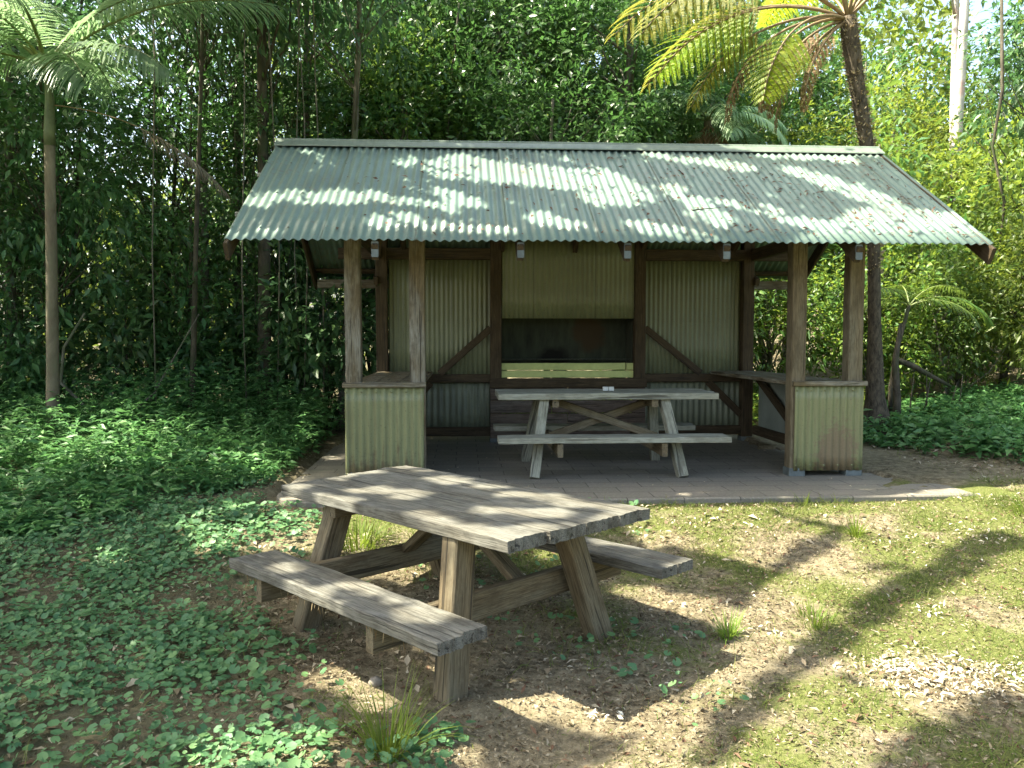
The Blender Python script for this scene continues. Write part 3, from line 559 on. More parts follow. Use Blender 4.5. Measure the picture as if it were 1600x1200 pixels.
# ------------------------------------------------------------------ fronds
def rachis(L, e0, e1, n=14, power=1.0):
    p = np.zeros(3); P = [p.copy()]; T = []
    for k in range(n):
        e = R(e0 + (e1 - e0) * ((k + .5) / n) ** power); d = np.array([math.cos(e), 0, math.sin(e)]); p = p + d * L / n; P.append(p.copy()); T.append(d)
    T.append(T[-1]); return np.array(P), np.array(T)
def at(P, T, t):
    f = np.clip(t, 0, .9999) * (len(P) - 1); i = f.astype(int); u = (f - i)[:, None]; return P[i] * (1 - u) + P[i + 1] * u, unit(T[i] * (1 - u) + T[i + 1] * u)
def palm_frond_mesh(name, L, e0, e1, n=64, Lf=.48, W=.026, droop=.9, start=.16, power=1.0):
    P, T = rachis(L, e0, e1, power=power); t = np.linspace(start, 1, n); t = np.repeat(t, 2) + rng.normal(size=2 * n) * .004; s = np.tile([1, -1], n)
    p, d = at(P, T, t); up = np.stack([-d[:, 2], d[:, 1] * 0, d[:, 0]], 1); Y = np.array([[0, 1., 0]])
    fw = .35 + .75 * t[:, None] ** 2
    D = unit(Y * s[:, None] + d * fw + up * (.28 + rng.normal(size=(2 * n, 1)) * .05)); Ln = Lf * (np.sin(np.pi * np.clip(.12 + .80 * t, 0, 1)) ** .6) * (1 + rng.normal(size=2 * n) * .05)
    return strip_mesh(name, p, D, Ln, W, droop * (.8 + .4 * rng.random(2 * n)), 4), P
def fern_frond_mesh(name, L, e0, e1, n=26, Lp=.22, power=1.0, dr=.5, rho=0, start=.16):
    P, T = rachis(L, e0, e1, power=power); PP = []; DD = []; NN = []; LL = []
    for t in np.linspace(start, .985, n):
        p, d = at(P, T, np.array([t])); p = p[0]; d = d[0]; up = np.array([-d[2], 0, d[0]])
        for s in (1, -1):
            Lq = L * Lp * (math.sin(math.pi * min(1, .14 + .82 * t)) ** .75) * rng.uniform(.9, 1.08); k = max(5, int(Lq / .021))
            dir_ = unit(s * (np.array([0, math.cos(R(rho)), 0]) + up * math.sin(R(rho))) + d * (.25 + .5 * t) + up * rng.normal() * .06); q = p.copy()
            for j in range(k):
                f = j / k; dir_ = unit(dir_ + np.array([0, 0, -dr / k])); q = q + dir_ * Lq / k; sd = unit(np.cross(dir_, up)); nn = np.cross(sd, dir_)
                w = .072 * (1 - f) ** .6 * (.6 + .4 * min(1, L / 2.4)) + .008
                for s2 in (1, -1): PP.append(q); DD.append(sd * s2 + dir_ * .55 + np.array([0, 0, -.12])); NN.append(nn + rng.normal(size=3) * .12); LL.append(w)
    LL = np.array(LL); return leaf_mesh(name, np.array(PP), np.array(DD), np.array(NN), LL, LL * .36 + .003), P
def stalk(P, r0, r1, mat, parent): 
    m = MB(); m.tube(list(P), list(np.linspace(r0, r1, len(P))), 6); return m.build('stalk', mat, parent, smooth=True)
M_STALK = plain('green_frond_stalk', (.16, .20, .06), .5); M_STALKB = plain('brown_frond_stalk', (.24, .17, .09), .6)
def add_frond(root, pos, az, me_P, mat, stalkmat, r0=.02, label=None, roll=0):
    me, P = me_P; o = new_obj('frond', me, mat, root); o.location = pos; o.rotation_euler = (R(roll), 0, R(az))
    if roll: o.rotation_mode = 'ZYX' if False else 'XYZ'
    if label: o['label'] = label
    stalk(P, r0, r0 * .25, stalkmat, o); return o

# ------------------------------------------------------------------ trees and shrubs
def crown_mesh(name, rad, nc, per, L, W, clump=.35, droop=.3, flat=.7, hollow=.45):
    C_ = unit(rng.normal(size=(nc, 3))) * (hollow + (1 - hollow) * rng.random((nc, 1)) ** .6); C_ = C_ * np.array(rad) * (.75 + .5 * rng.random((nc, 1)))
    out = unit(C_ + np.array([0, 0, .2])); sz = clump * rng.uniform(.6, 1.3, (nc, 1)); k = per
    cc = np.repeat(C_, k, 0); oo = np.repeat(out, k, 0); ss = np.repeat(sz, k, 0); n = len(cc)
    off = rng.normal(size=(n, 3)) * .5; off[:, 2] *= flat; P = cc + off * ss
    D = unit(off * .9 + oo * .45 + rng.normal(size=(n, 3)) * .45 + np.array([0, 0, -droop])); N = unit(oo * .35 + np.array([0, 0, .9]) + rng.normal(size=(n, 3)) * .5)
    ls = L * rng.uniform(.6, 1.25, n); return leaf_mesh(name, P, D, N, ls, ls * W * rng.uniform(.8, 1.2, n), .15), C_
def trunk_mb(h, r, lean, C_, cz, nb, taper=.35):
    m = MB(); k = 12; pts = []; a = rng.random() * 20
    for i in range(k + 1):
        t = i / k; pts.append((lean[0] * t + .10 * (float(vnoise(t * 3 + a, 1.3)) - .5) * min(1, 4 * t), lean[1] * t + .10 * (float(vnoise(t * 3 + a, 8.3)) - .5) * min(1, 4 * t), -.15 + (h + .15) * t))
    rr = [r * (1 + .5 * math.exp(-i * 1.6)) * (1 - (1 - taper) * i / k) for i in range(k + 1)]; m.tube(pts, rr, 9)
    if len(C_):
        for c in C_[rng.choice(len(C_), min(nb, len(C_)), False)]:
            z = min(max(c[2] + cz - .5 - rng.random() * .6, .25), h * .97); t = z / h; b0 = np.array(pts[int(t * k)]); e = np.array([c[0], c[1], c[2] + cz])
            mid = (b0 + e) / 2 + rng.normal(size=3) * .08 + np.array([0, 0, .08]); rb = r * (.18 + .22 * (1 - t)); m.tube([b0, mid, e], [rb, rb * .6, rb * .25], 5)
    return m
def make_tree(name, label, cat, group, leaf, barkm, h, r, cz, rad, nc, per, L, W, clump=.35, droop=.3, lean=(0, 0), nb=14, hollow=.45, flat=.7, vines=0):
    root = thing(name, label, cat, (0, 0, 0), 0, group); me, C_ = crown_mesh('crown', rad, nc, per, L, W, clump, droop, flat, hollow)
    trunk_mb(h, r, lean, C_, cz, nb).build('trunk', barkm, root, smooth=True)
    o = new_obj('crown', me, leaf, root); o.location = (lean[0] * .6, lean[1] * .6, cz)
    for k in range(vines):
        a = rng.random() * 6.28; q = rng.uniform(.3, .8) * rad[0]; x, y = q * math.cos(a), q * math.sin(a); z1 = cz + rng.uniform(-.3, .5) * rad[2]; s = rng.normal(size=2) * .15
        m = MB(); m.tube([(x, y, z1), (x + s[0] * .6, y + .03, z1 * .66), (x + s[0], y + s[1], z1 * .33), (x + s[0] * .5, y + s[1], -.05)], [.007, .009, .008, .01], 5); m.build('vine', B_GREY, root, smooth=True)
    return root
def place(protos, spots, group, labels=None):
    used = set()
    for i, (x, y, s) in enumerate(spots):
        k = i % len(protos); r = protos[k]; loc = (x, y, float(zg(x, y)) - .03); rz_ = rng.random() * 6.28
        if k not in used: used.add(k); r.location = loc; r.rotation_euler = (0, 0, rz_); r.scale = (s,) * 3; o = r
        else: o = copy_thing(r, loc, rz_, s)
        if labels and i in labels: o['label'] = labels[i]

GL = 'trees of the shaded wood left of the shelter'; lab = 'slender dark rainforest tree with drooping leaves in the shaded wood left of shelter'
pr = [make_tree('rainforest_tree', lab, 'tree', GL, L_DARK, [B_DARK, B_GREY][k % 2], rng.uniform(7.5, 9), rng.uniform(.045, .09), 4.6, (1.3, 1.3, 3.7), 110, 42, [.15, .11, .17, .12, .13][k], [.36, .5, .26, .45, .4][k], [.40, .34, .42, .32, .38][k], [.45, .15, .7, .25, .45][k], tuple(rng.normal(size=2) * .35), 26, .3, [1.1, .7, 1.2, .7, .9][k], 1) for k in range(5)]
sp = [(-8.8, 11.2, 1), (-6.6, 10.9, 1), (-7.4, 12.4, 1.1), (-4.2, 12.6, 1), (-6.1, 13.8, 1.1), (-9.2, 12.0, 1.1), (-3.1, 12.4, .95), (-8.3, 14.6, 1.15), (-4.9, 15.4, 1.15), (-10.8, 11.4, 1), (-11.2, 14, 1.2), (-2.7, 14.6, 1.1)]
place(pr, sp, GL)
lab = 'low dark understorey shrub with drooping leaves under the trees left of shelter'; GS = 'understorey shrubs left of the shelter'
pr = [make_tree('understorey_shrub', lab, 'shrub', GS, L_DARK, B_DARK, 1.7, .02, 1.15, (.75, .75, 1.0), 46, 34, .15, .36, .34, .4, tuple(rng.normal(size=2) * .2), 16, .2, 1.0) for k in range(4)]
sp = [(-7.2, 9.3, 1), (-6.0, 9.9, 1), (-4.9, 10.4, 1.0), (-4.0, 10.9, 1.05), (-3.2, 11.2, 1), (-2.5, 11.3, 1.15), (-5.4, 12.3, 1.3), (-3.6, 13.2, 1.4), (-6.8, 11.7, 1.3), (-8.5, 11, 1.2), (-2.2, 13.2, 1.4), (-1.2, 12.6, 1.2), (-8.9, 8.6, 1)]
place(pr, sp, GS)
GB = 'bushy saplings at the edge of the wood left of the shelter'; lab = 'mid green bushy sapling at the edge of the wood left of shelter'
pr = [make_tree('bushy_sapling', lab, 'tree', GB, [L_BUSH, L_DARK, L_BUSH, L_BUSH][k], B_DARK, 5.2, .035, 3.3, (.95, .85, 1.9), 70, 44, [.12, .14, .10, .13][k], [.42, .38, .46, .36][k], .34, [.2, .5, .1, .3][k], tuple(rng.normal(size=2) * .25), 22, .4) for k in range(4)]
place(pr, [(-6.9, 9.7, 1), (-5.7, 10.3, 1.05), (-4.3, 10.9, .95), (-3.2, 11.6, 1.05), (-5.2, 12.0, 1.2), (-6.6, 12.2, 1.3), (-2.3, 12.3, 1.15), (-8.2, 10.2, 1.1), (-1.3, 13.0, 1.2)], GB)
GM = 'dense trees rising behind the shelter roof'; lab = 'dense bushy evergreen tree rising behind the green shelter roof'
pr = [make_tree('evergreen_tree', lab, 'tree', GM, L_BUSH, B_GREY, rng.uniform(7, 8.5), rng.uniform(.10, .15), 5.6, (2.0, 1.7, 2.9), 200, 105, .12, .45, .40, .1, tuple(rng.normal(size=2) * .5), 26, .5) for k in range(4)]
sp = [(-2.4, 14.6, 1), (-.2, 14.2, 1), (1.9, 14.8, 1), (3.6, 15.6, .9), (-1.2, 17.2, 1.15), (1.0, 17.6, 1.15), (3.2, 18.2, 1.1), (5.2, 19, 1.05)]
place(pr, sp, GM)
o = make_tree('evergreen_tree', 'rounder brighter green bush tree nearest behind the left half of the roof', 'tree', None, L_MID, B_GREY, 5.2, .07, 4.6, (1.1, .9, 1.1), 90, 50, .13, .40, .42, .05, (.1, 0), 18, .5); o.location = (-1.75, 12.6, .34)
o = make_tree('evergreen_tree', 'small leafy bush tree just behind the middle of the roof ridge', 'tree', None, L_BUSH, B_GREY, 4.8, .06, 4.1, (1.3, .9, 1.0), 80, 50, .12, .40, .40, .1, (.1, 0), 18, .5); o.location = (.5, 12.4, .34)
GR = 'sunlit shrubs on the bank right of the shelter'; lab = 'sunlit yellow green shrub on the bank right of shelter'
pr = [make_tree('bank_shrub', lab, 'shrub', GR, [L_SUN, L_MID, L_SUN, L_MID, L_SUN][k], B_GREY, 2.6, .028, 1.55, (1.1, 1.0, 1.35), [95, 70, 85, 110, 75][k], 46, [.105, .13, .085, .10, .12][k], [.42, .34, .48, .4, .3][k], [.30, .34, .24, .3, .36][k], [.15, .3, 0, .1, .4][k], tuple(rng.normal(size=2) * .25), 22, .35, .8) for k in range(5)]
sp = [(2.9, 12.6, 1.0), (4.0, 12.9, 1.0), (5.2, 12.2, .95), (6.3, 11.9, .9), (7.5, 11.7, .95), (8.8, 11.4, .95), (5.9, 13.4, 1.35), (7.2, 13.3, 1.35), (8.6, 13.0, 1.3), (10.0, 12.6, 1.3), (4.6, 14.6, 1.5), (6.4, 15.3, 1.75), (8.2, 15.2, 1.7), (10.1, 14.8, 1.6), (11.8, 14, 1.6), (2.2, 13.0, 1.0), (10.2, 10.9, 1.0), (6.7, 12.5, .9)]
place(pr, sp, GR)
lab = 'taller sunlit yellow green tree behind the bank shrubs right of shelter'; GT = 'taller sunlit trees behind the bank shrubs'
pr = [make_tree('bank_tree', lab, 'tree', GT, [L_SUN, L_MID, L_BUSH][k], B_GREY, 5.6, .06, 3.6, (1.7, 1.5, 2.3), 150, 60, .12, .42, .40, .1, tuple(rng.normal(size=2) * .3), 22, .45) for k in range(3)]
place(pr, [(7.2, 16.6, 1), (9.9, 17.4, .85), (12.4, 16.6, 1), (5.2, 16.8, 1.05), (6.4, 19.5, 1.1), (8.4, 20, 1.3), (10.6, 20.5, 1.2), (11.2, 18.5, 1.1), (13.5, 19.5, 1.3)], GT)
o = make_tree('overhanging_tree', 'dark leaved tree overhanging the upper right corner of the view', 'tree', None, L_DARK, B_DARK, 6.2, .05, 5.2, (.95, .9, 1.9), 70, 40, .15, .36, .4, .5, (.9, .2), 16, .35); o.location = (7.7, 13.0, .8)
for k, (x, y, r_, lb) in enumerate(((8.75, 16.6, .15, 'tall pale pinkish trunk standing right of the tree fern behind shrubs'), (9.35, 17.4, .12, 'slimmer whitish trunk close beside the pale pinkish one'))):
    o = make_tree('pale_trunk_tree', lb, 'tree', None, L_SUN, B_PALE, 10.5, r_, 9.6, (1.5, 1.5, 1.3), 60, 40, .13, .35, .4, .3, (.25 - .5 * k, .1), 14, .4); o.location = (x, y, float(zg(x, y)))
# trunks one can tell apart in the left wood
for px, y, r_, h, ln, bk, lb in ((-4.35, 11.6, .085, 8.5, .1, B_GREY, 'tall mossy trunk midway between the palm and the shelter'), (-3.25, 10.9, .10, 8, -.05, B_DARK, 'thick dark trunk just left of the shelter eave'), (-2.32, 11.2, .07, 7, .35, B_GREY, 'slim leaning trunk seen beside the left front post'), (-7.7, 10.9, .07, 8, .15, B_DARK, 'dark trunk at the far left behind the palm'), (-4.0, 10.2, .04, 7, .3, B_DARK, 'thin dark sapling trunk left of the thick dark trunk')):
    o = make_tree('rainforest_tree', lb, 'tree', None, L_DARK, bk, h, r_, 6.6, (1.2, 1.2, 1.7), 80, 36, .16, .32, .42, .7, (ln, .1), 14, .35, 1.1, 2); o.location = (px, y, .3)
# far wood closing the view
n = 150000; a = rng.uniform(-1.35, 1.35, n); d = rng.uniform(21, 40, n); x = np.sin(a) * d; y = np.cos(a) * d
hh = 8 + 9 * fbm(x * .16 + 5, y * .16) + 3 * sstep(-4, 4, -x); hh = np.where((x / y > -.58) & (x / y < -.32), 4.5 + 2.5 * fbm(x, y), hh); hh = np.where((x / y > .54) & (x / y < .60), 5.5, hh); z = zg(x, y) + rng.random(n) ** .8 * hh
P = np.stack([x, y, z], 1); keep = fbm(x * .6 + z * .5, z * .7 + y * .3) > .36; P = P[keep]; n = len(P)
tag(new_obj('far_wood', leaf_mesh('far_wood', P, rng.normal(size=(n, 3)) + [0, 0, -.4], rng.normal(size=(n, 3)) + [0, 0, .8], rng.uniform(.2, .38, n), rng.uniform(.1, .19, n)), L_FAR), kind='stuff')

# palm at the left
pm = thing('feather_palm', 'slender feather palm with smooth pale trunk standing left of the shelter', 'palm', (-4.85, 8.72, .28))
m = MB(); pts = [(0, 0, -.1), (-.02, 0, .3), (.0, 0, 1.1), (.02, 0, 2.1), (.03, 0, 3.0), (.035, 0, 3.35)]; m.tube(pts, [.085, .070, .062, .056, .052, .052], 14); m.build('trunk', B_PALM, pm, smooth=True)
m = MB(); m.tube([(.035, 0, 3.33), (.04, 0, 3.5), (.05, 0, 3.8), (.03, 0, 4.15)], [.054, .056, .044, .028], 12); m.build('crownshaft', plain('green_crownshaft', (.12, .145, .07), .5), pm, smooth=True)
top = (.03, 0, 4.12)
for az, L, e0, e1, dr in ((-22, 1.75, 26, -42, 1.3), (-48, 1.5, 12, -50, 1.3), (12, 2.5, 48, -8, .9), (40, 2.2, 66, 5, .9), (175, 1.9, 52, -40, 1.0), (150, 1.8, 70, 0, .9), (-120, 1.9, 55, -35, 1.0), (-75, 1.6, 45, -30, 1.1), (95, 1.9, 50, -30, 1), (205, 1.7, 25, -60, 1.1)):
    add_frond(pm, top, az, palm_frond_mesh('frond', L, e0, e1, 58, .58, .026, dr), L_PALM, M_STALK, .022)
o = add_frond(pm, (.05, 0, 3.75), 8, palm_frond_mesh('frond', 2.0, -2, -50, 44, .30, .010, 1.9, .45), L_GREYF, M_STALKB, .007, 'drooping dead brown frond')
# tree fern
tf = thing('tree_fern', 'tall tree fern with rough trunk and golden fronds behind the right roof end', 'tree fern', (4.57, 10.32, .38))
m = MB(); pts = [(.0, 0, -.15), (0, 0, .12), (-.02, 0, .5), (-.05, 0, 1.4), (-.08, 0, 2.3), (-.16, 0, 3.4), (-.33, 0, 4.3), (-.44, 0, 4.95), (-.46, 0, 5.15)]; m.tube(pts, [.26, .19, .115, .078, .075, .082, .09, .105, .09], 14); m.build('trunk', B_FERN, tf, smooth=True)
n = 900; tt = rng.random(n) * .52 + .46; pp = np.array(pts); f = tt * (len(pts) - 1); i = np.clip(f.astype(int), 0, len(pts) - 2); u = (f - i)[:, None]; c = pp[i] * (1 - u) + pp[i + 1] * u; a = rng.random(n) * 6.283; od = np.stack([np.cos(a), np.sin(a), np.zeros(n)], 1)
tag(new_obj('frond_scars', leaf_mesh('frond_scars', c + od * .075, od + [0, 0, .35] + rng.normal(size=(n, 3)) * .3, rng.normal(size=(n, 3)), rng.uniform(.03, .08, n), .026), L_LITTER, tf), kind='stuff')
top = (-.46, 0, 5.12)
FR = [(186, 2.9, 20, -55, 'lime', .27, 50, .5), (212, 2.2, 4, -80, 'lime', .27, 40, .56), (178, 3.4, 42, -48, 'gold', .25, 55, .42), (195, 3.3, 36, -54, 'gold', .24, 45, .45), (168, 3.0, 30, -60, 'gold', .22, 50, .4), (174, 2.5, 14, -70, 'gold', .2, 50, .5), (190, 1.8, -12, -87, 'dead', .17, 30, .3), (165, 1.7, -25, -88, 'dead', .17, 30, .3), (205, 1.5, -30, -88, 'dead', .16, 20, .3), (182, 2.3, 8, -86, 'dead', .16, 30, .5), (198, 2.0, 0, -88, 'dead', .15, 20, .5),
      (100, 2.7, 58, -20, 'lime', .2, 0, .2), (60, 2.8, 62, 0, 'lime', .2, 0, .2), (15, 2.9, 60, 0, 'gold', .2, 0, .3), (-10, 2.9, 50, 10, 'lime', .2, 0, .4), (-45, 2.7, 70, 5, 'gold', .2, 0, .3), (-90, 2.6, 70, 5, 'gold', .2, 0, .3), (-130, 2.8, 62, -25, 'gold', .2, 0, .4), (225, 2.9, 56, -30, 'gold', .2, 20, .4)]
MATF = dict(lime=L_LIME, gold=L_GOLD, dead=L_DEAD)
for az, L, e0, e1, kd, lp, rho, st in FR:
    o = add_frond(tf, top, az, fern_frond_mesh('frond', L * .93, e0, e1, int((24 if kd != 'dead' else 16) * (1.1 - st)), lp, 1., dict(lime=.6, gold=1.0, dead=2.2)[kd], -rho, st), MATF[kd], M_STALKB, .022, {'lime': 'bright lime green frond', 'gold': 'golden yellow frond', 'dead': 'hanging dead brown frond'}[kd])
# small palm and dead stems on the right bank
sp_ = thing('young_palm', 'young palm with thin bent stem on the bank right of shelter', 'palm', (5.05, 10.95, float(zg(5.05, 10.95))))
m = MB(); m.tube([(0, 0, -.1), (-.02, 0, .5), (.06, 0, 1.05), (.2, 0, 1.6)], [.04, .034, .028, .024], 8); m.build('trunk', B_DARK, sp_, smooth=True)
for az, L, e0, e1 in ((-8, 1.15, 35, -60), (15, 1.0, 55, -30), (-30, .9, 30, -60), (172, .8, 35, -50), (205, .8, 55, -30), (80, .8, 65, -20)):
    add_frond(sp_, (.2, 0, 1.58), az, palm_frond_mesh('frond', L, e0, e1, 34, .32, .014, 1.0), L_MID, M_STALK, .012)
lbp = ['palm with hanging grey skirt behind the roof below the tree fern', 'second smaller palm just right of the grey skirted palm', 'palm tuft peeping over the left end of the roof ridge']
for k, (x, y, zt) in enumerate(((3.25, 13.9, 5.2), (4.05, 14.2, 4.6), (-3.35, 13.0, 5.0))):
    pb = thing('skirted_palm' if k < 2 else 'feather_palm', lbp[k], 'palm', (x, y, .35)); h = zt - .35
    m = MB(); m.tube([(0, 0, -.1), (.03, 0, h * .5), (0, 0, h)], [.09, .075, .07], 10); m.build('trunk', B_PALM, pb, smooth=True)
    for q in range(9):
        az = q * 40 + rng.uniform(-12, 12); e0 = rng.uniform(20, 70); add_frond(pb, (0, 0, h), az, palm_frond_mesh('frond', rng.uniform(1.2, 1.7), e0, e0 - 95, 40, .42, .026, 1.2), L_PALM, M_STALK, .016)
    if k < 2:
        for q in range(5): add_frond(pb, (0, 0, h - .05), q * 72, palm_frond_mesh('frond', 1.0, -35, -85, 34, .4, .022, 1.5), L_DEAD, M_STALKB, .014, 'dead grey brown frond of the skirt')
def stick(name, label, cat, pts, rad, mat, group=None):
    o0 = np.array(pts[0]); m = MB(); m.tube([np.array(p) - o0 for p in pts], rad, 7); o = m.build(name, mat, None, smooth=True); o.location = tuple(o0); tag(o, label, cat, group)
stick('fallen_branch', 'dark fallen branch slanting down from the young palm stem on the bank', 'branch', [(4.95, 10.7, 1.35), (5.2, 10.7, 1.25), (5.5, 10.75, 1.1), (5.75, 10.8, .98)], [.035, .04, .03, .02], B_DARK)
stick('dead_tree', 'thick upright dead tree trunk standing beside the young palm', 'dead tree', [(4.95, 10.6, .3), (4.96, 10.6, .8), (4.93, 10.62, 1.3), (5.0, 10.65, 1.8)], [.06, .05, .045, .02], B_DARK)
for k, (x, dx, h) in enumerate(((5.15, .05, .9), (5.32, .08, .75), (5.45, -.05, .8), (5.62, .1, .6), (5.8, .03, .7))):
    stick('dead_twig', 'thin bare upright twig in the brown thicket right of young palm', 'twig', [(x, 10.7 + .06 * k, .45), (x + dx, 10.72, .45 + h * .5), (x + dx * 1.6, 10.7, .45 + h)], [.012, .009, .004], B_DARK, 'bare twigs right of the young palm')
stick('hanging_vine', 'dark twisted vine hanging at the upper right edge', 'vine', [(7.05, 12.2, 6.9), (7.12, 12.2, 5.2), (7.0, 12.2, 4.4), (7.2, 12.2, 3.6), (7.15, 12.2, 2.9), (7.0, 12.2, 2.2)], [.02, .025, .02, .022, .018, .012], B_DARK)
stick('curved_vine', 'pale curved vine looping behind the left palm trunk', 'vine', [(-4.9, 9.5, 1.9), (-5.15, 9.5, 1.5), (-5.2, 9.5, 1.1), (-4.9, 9.5, .8), (-4.4, 9.5, .75), (-4.1, 9.5, 1.0)], [.012, .018, .02, .02, .016, .01], B_GREY)
stick('leaning_stem', 'thin pale stem leaning through the shaded wood right of left palm', 'stem', [(-4.5, 9.7, .4), (-4.1, 9.75, 1.2), (-3.7, 9.8, 1.9)], [.014, .011, .007], B_GREY)

# ------------------------------------------------------------------ canopy overhead, out of the picture: leaf gaps cut to place the dappled shade
n = 15000; X = rng.uniform(-9, 6.8, n); Y = rng.uniform(1.6, 9.7, n); Z = rng.uniform(6.7, 8.4, n)
keep = ~lit_mask(X, Y) | (rng.random(n) < .5); keep &= ~((X < -3.2) & (Y > 5.5) & (rng.random(n) < .7))
X, Y, Z = X[keep], Y[keep], Z[keep]; q = 11; X = np.repeat(X, q); Y = np.repeat(Y, q); Z = np.repeat(Z, q); n = len(X)
LP = np.stack([X - Z * COT, Y, Z], 1) + rng.normal(size=(n, 3)) * .085; LD = unit(rng.normal(size=(n, 3))); LLn = rng.uniform(.11, .17, n)
ok = np.ones(n, bool)
for f in (.15, .5, .85):
    T_ = LP + LD * LLn[:, None] * f; ok &= ~lit_mask(T_[:, 0] + T_[:, 2] * COT, T_[:, 1])
ok |= (rng.random(n) < .022) & (Y > 6.75)
LP, LD, LLn = LP[ok], LD[ok], LLn[ok]
TR = [(-8.6, 3.0, 8), (-6.9, 6.2, 8.2), (-9.2, 9.4, 8.2), (-11.5, 6, 8), (-5.0, 1.0, 7.8)]
own = np.argmin(np.stack([np.hypot(LP[:, 0] - a, LP[:, 1] - b) for a, b, _ in TR], 1), 1)
labs = ['spreading canopy tree left of the clearing, nearest the viewer', 'spreading canopy tree left of the clearing, level with the open air table', 'spreading canopy tree left of the clearing, level with the shelter', 'spreading canopy tree farthest left of the clearing', 'spreading canopy tree beside the viewer on the left']
for k, (x, y, h) in enumerate(TR):
    rt = thing('canopy_tree', labs[k], 'tree', (x, y, float(zg(x, y)))); k_ = own == k; z0 = float(zg(x, y)); nn = int(k_.sum())
    new_obj('crown', leaf_mesh('crown', LP[k_] - np.array([x, y, z0]), LD[k_], rng.normal(size=(nn, 3)) * .5 + [-.54, 0, .84], LLn[k_], LLn[k_] * .55), L_BUSH, rt)
    trunk_mb(h, .2, (.3, .2), np.zeros((0, 3)), 0, 0).build('trunk', B_GREY, rt, smooth=True)

# ------------------------------------------------------------------ ground cover
def gz(x, y, h=0): return np.stack([x, y, zg(x, y) + h], 1)
def onslab(x, y):
    hx = x * math.cos(HA) + y * math.sin(HA); hy = -x * math.sin(HA) + y * math.cos(HA); return (hx > -1.6) & (hx < 4.55) & (hy > 6.42) & (hy < 10.8)
# round-leaved creeping herb
n = 105000; x = rng.uniform(-6.5, 1.0, n); y = rng.uniform(2.2, 7.5, n); dens = (1 - region(x, y)) * (.3 + .7 * sstep(.36, .56, fbm(x * 2.1, y * 2.1))) + .05 * sstep(.55, .62, fbm(x * 1.4 + 3, y * 1.4 + 8))
for (cx, cy, r_) in ((-.38, 3.02, .2), (-.3, 3.2, .15), (-.85, 3.05, .25), (-1.9, 6.1, .3), (-1.6, 5.9, .3)): dens = np.maximum(dens, .8 * (1 - sstep(.4, 1, np.hypot(x - cx, y - cy) / r_)))
k = (rng.random(n) < dens * .8) & ~onslab(x, y); x, y = x[k], y[k]; n = len(x); r_ = rng.uniform(.006, .025, n) * (.75 + .5 * fbm(x * 1.5, y * 1.5)); h = rng.uniform(.015, .075, n)
tag(new_obj('ground_cover', round_mesh('ground_cover', gz(x, y, h), rng.normal(size=(n, 3)) * .33 + [0, -.12, 1], r_), L_COVER), kind='stuff')
# taller leafy undergrowth
def herbs(name, x, y, hmax, per, L, W, mat, droop=.35):
    n = len(x); P = []; base = gz(x, y); hh = hmax * rng.uniform(.45, 1.1, n)
    q = np.repeat(base, per, 0); m_ = len(q); f = rng.random(m_) ** .7; H_ = np.repeat(hh, per) * f; a = rng.random(m_) * 6.283; o = np.stack([np.cos(a), np.sin(a), np.zeros(m_)], 1)
    lean = np.repeat(rng.normal(size=(n, 3)) * .22, per, 0); lean[:, 2] = 0; P = q + lean * H_[:, None] + o * .015; P[:, 2] += H_
    D = o + np.array([0, 0, .45]) - np.array([0, 0, droop]) * rng.random((m_, 1)) * 2; ls = L * rng.uniform(.55, 1.25, m_)
    return tag(new_obj(name, leaf_mesh(name, P, D, rng.normal(size=(m_, 3)) * .35 + [0, 0, 1], ls, ls * W, .2), mat), kind='stuff')
n = 5200; x = rng.uniform(-9, -1.4, n); y = rng.uniform(5.2, 12, n); e = np.interp(x, [-9, -3.4, -3.0, -2.2, -1.9, -1.4], [5.0, 5.6, 5.9, 6.8, 8.6, 9.6])
k = (y > e + .4 * (fbm(x * 2, y * 2) - .4)) & ~onslab(x, y); x, y, e = x[k], y[k], e[k]
herbs('undergrowth', x, y, np.minimum(.85, .10 + .17 * (y - e)) * (.6 + .9 * fbm(x * 1.2, y * 1.2)), 17, .10, .36, L_HERB)
n = 3000; x = rng.uniform(3.9, 10, n); y = rng.uniform(6.6, 12.2, n); e = np.interp(x, [3.9, 4.6, 5.2, 6.0, 10], [9.9, 8.5, 7.5, 6.9, 6.5]); k = (y > e + .6 * (fbm(x * 2, y * 2) - .5)) & ~onslab(x, y); x, y = x[k], y[k]
herbs('bank_undergrowth', x, y, .22 * (.4 + 1.1 * fbm(x * 1.4, y * 1.4)) + .05, 11, .12, .46, L_HERB)
n = 700; x = rng.uniform(-2, 5, n); y = rng.uniform(10.9, 13.5, n); k = ~onslab(x, y); herbs('rear_undergrowth', x[k], y[k], .5 * np.ones(k.sum()), 14, .13, .34, L_SUN)
# litter
n = 150000; x = rng.uniform(-4.5, 7.5, n); y = rng.uniform(2.2, 9.5, n); d = .06 + .28 * sstep(.48, .66, fbm(x * 1.5 + 21, y * 1.5 + 5)) * region(x, y) + .15 * (1 - region(x, y))
for (cx, cy, r_, v) in ((2.0, 3.75, .45, 2.2), (2.6, 3.6, .4, 2.), (1.35, 4.35, .16, 1.5), (.38, 3.4, .15, 1.6), (3.3, 5.9, .5, .8), (2.35, 4.6, .25, .9), (.65, 3.9, .5, .5), (4.0, 6.6, .5, .9)): d = d + .25 * v * (1 - sstep(.2, 1, np.hypot((x - cx), (y - cy) * 1.2) / r_))
k = (rng.random(n) < d * .55) & ~onslab(x, y); x, y = x[k], y[k]; n = len(x); nn = rng.normal(size=(n, 3)) * .35 + [0, 0, 1]; ls = rng.uniform(.018, .072, n) * rng.choice([.6, 1, 1.25], n, p=[.5, .4, .1])
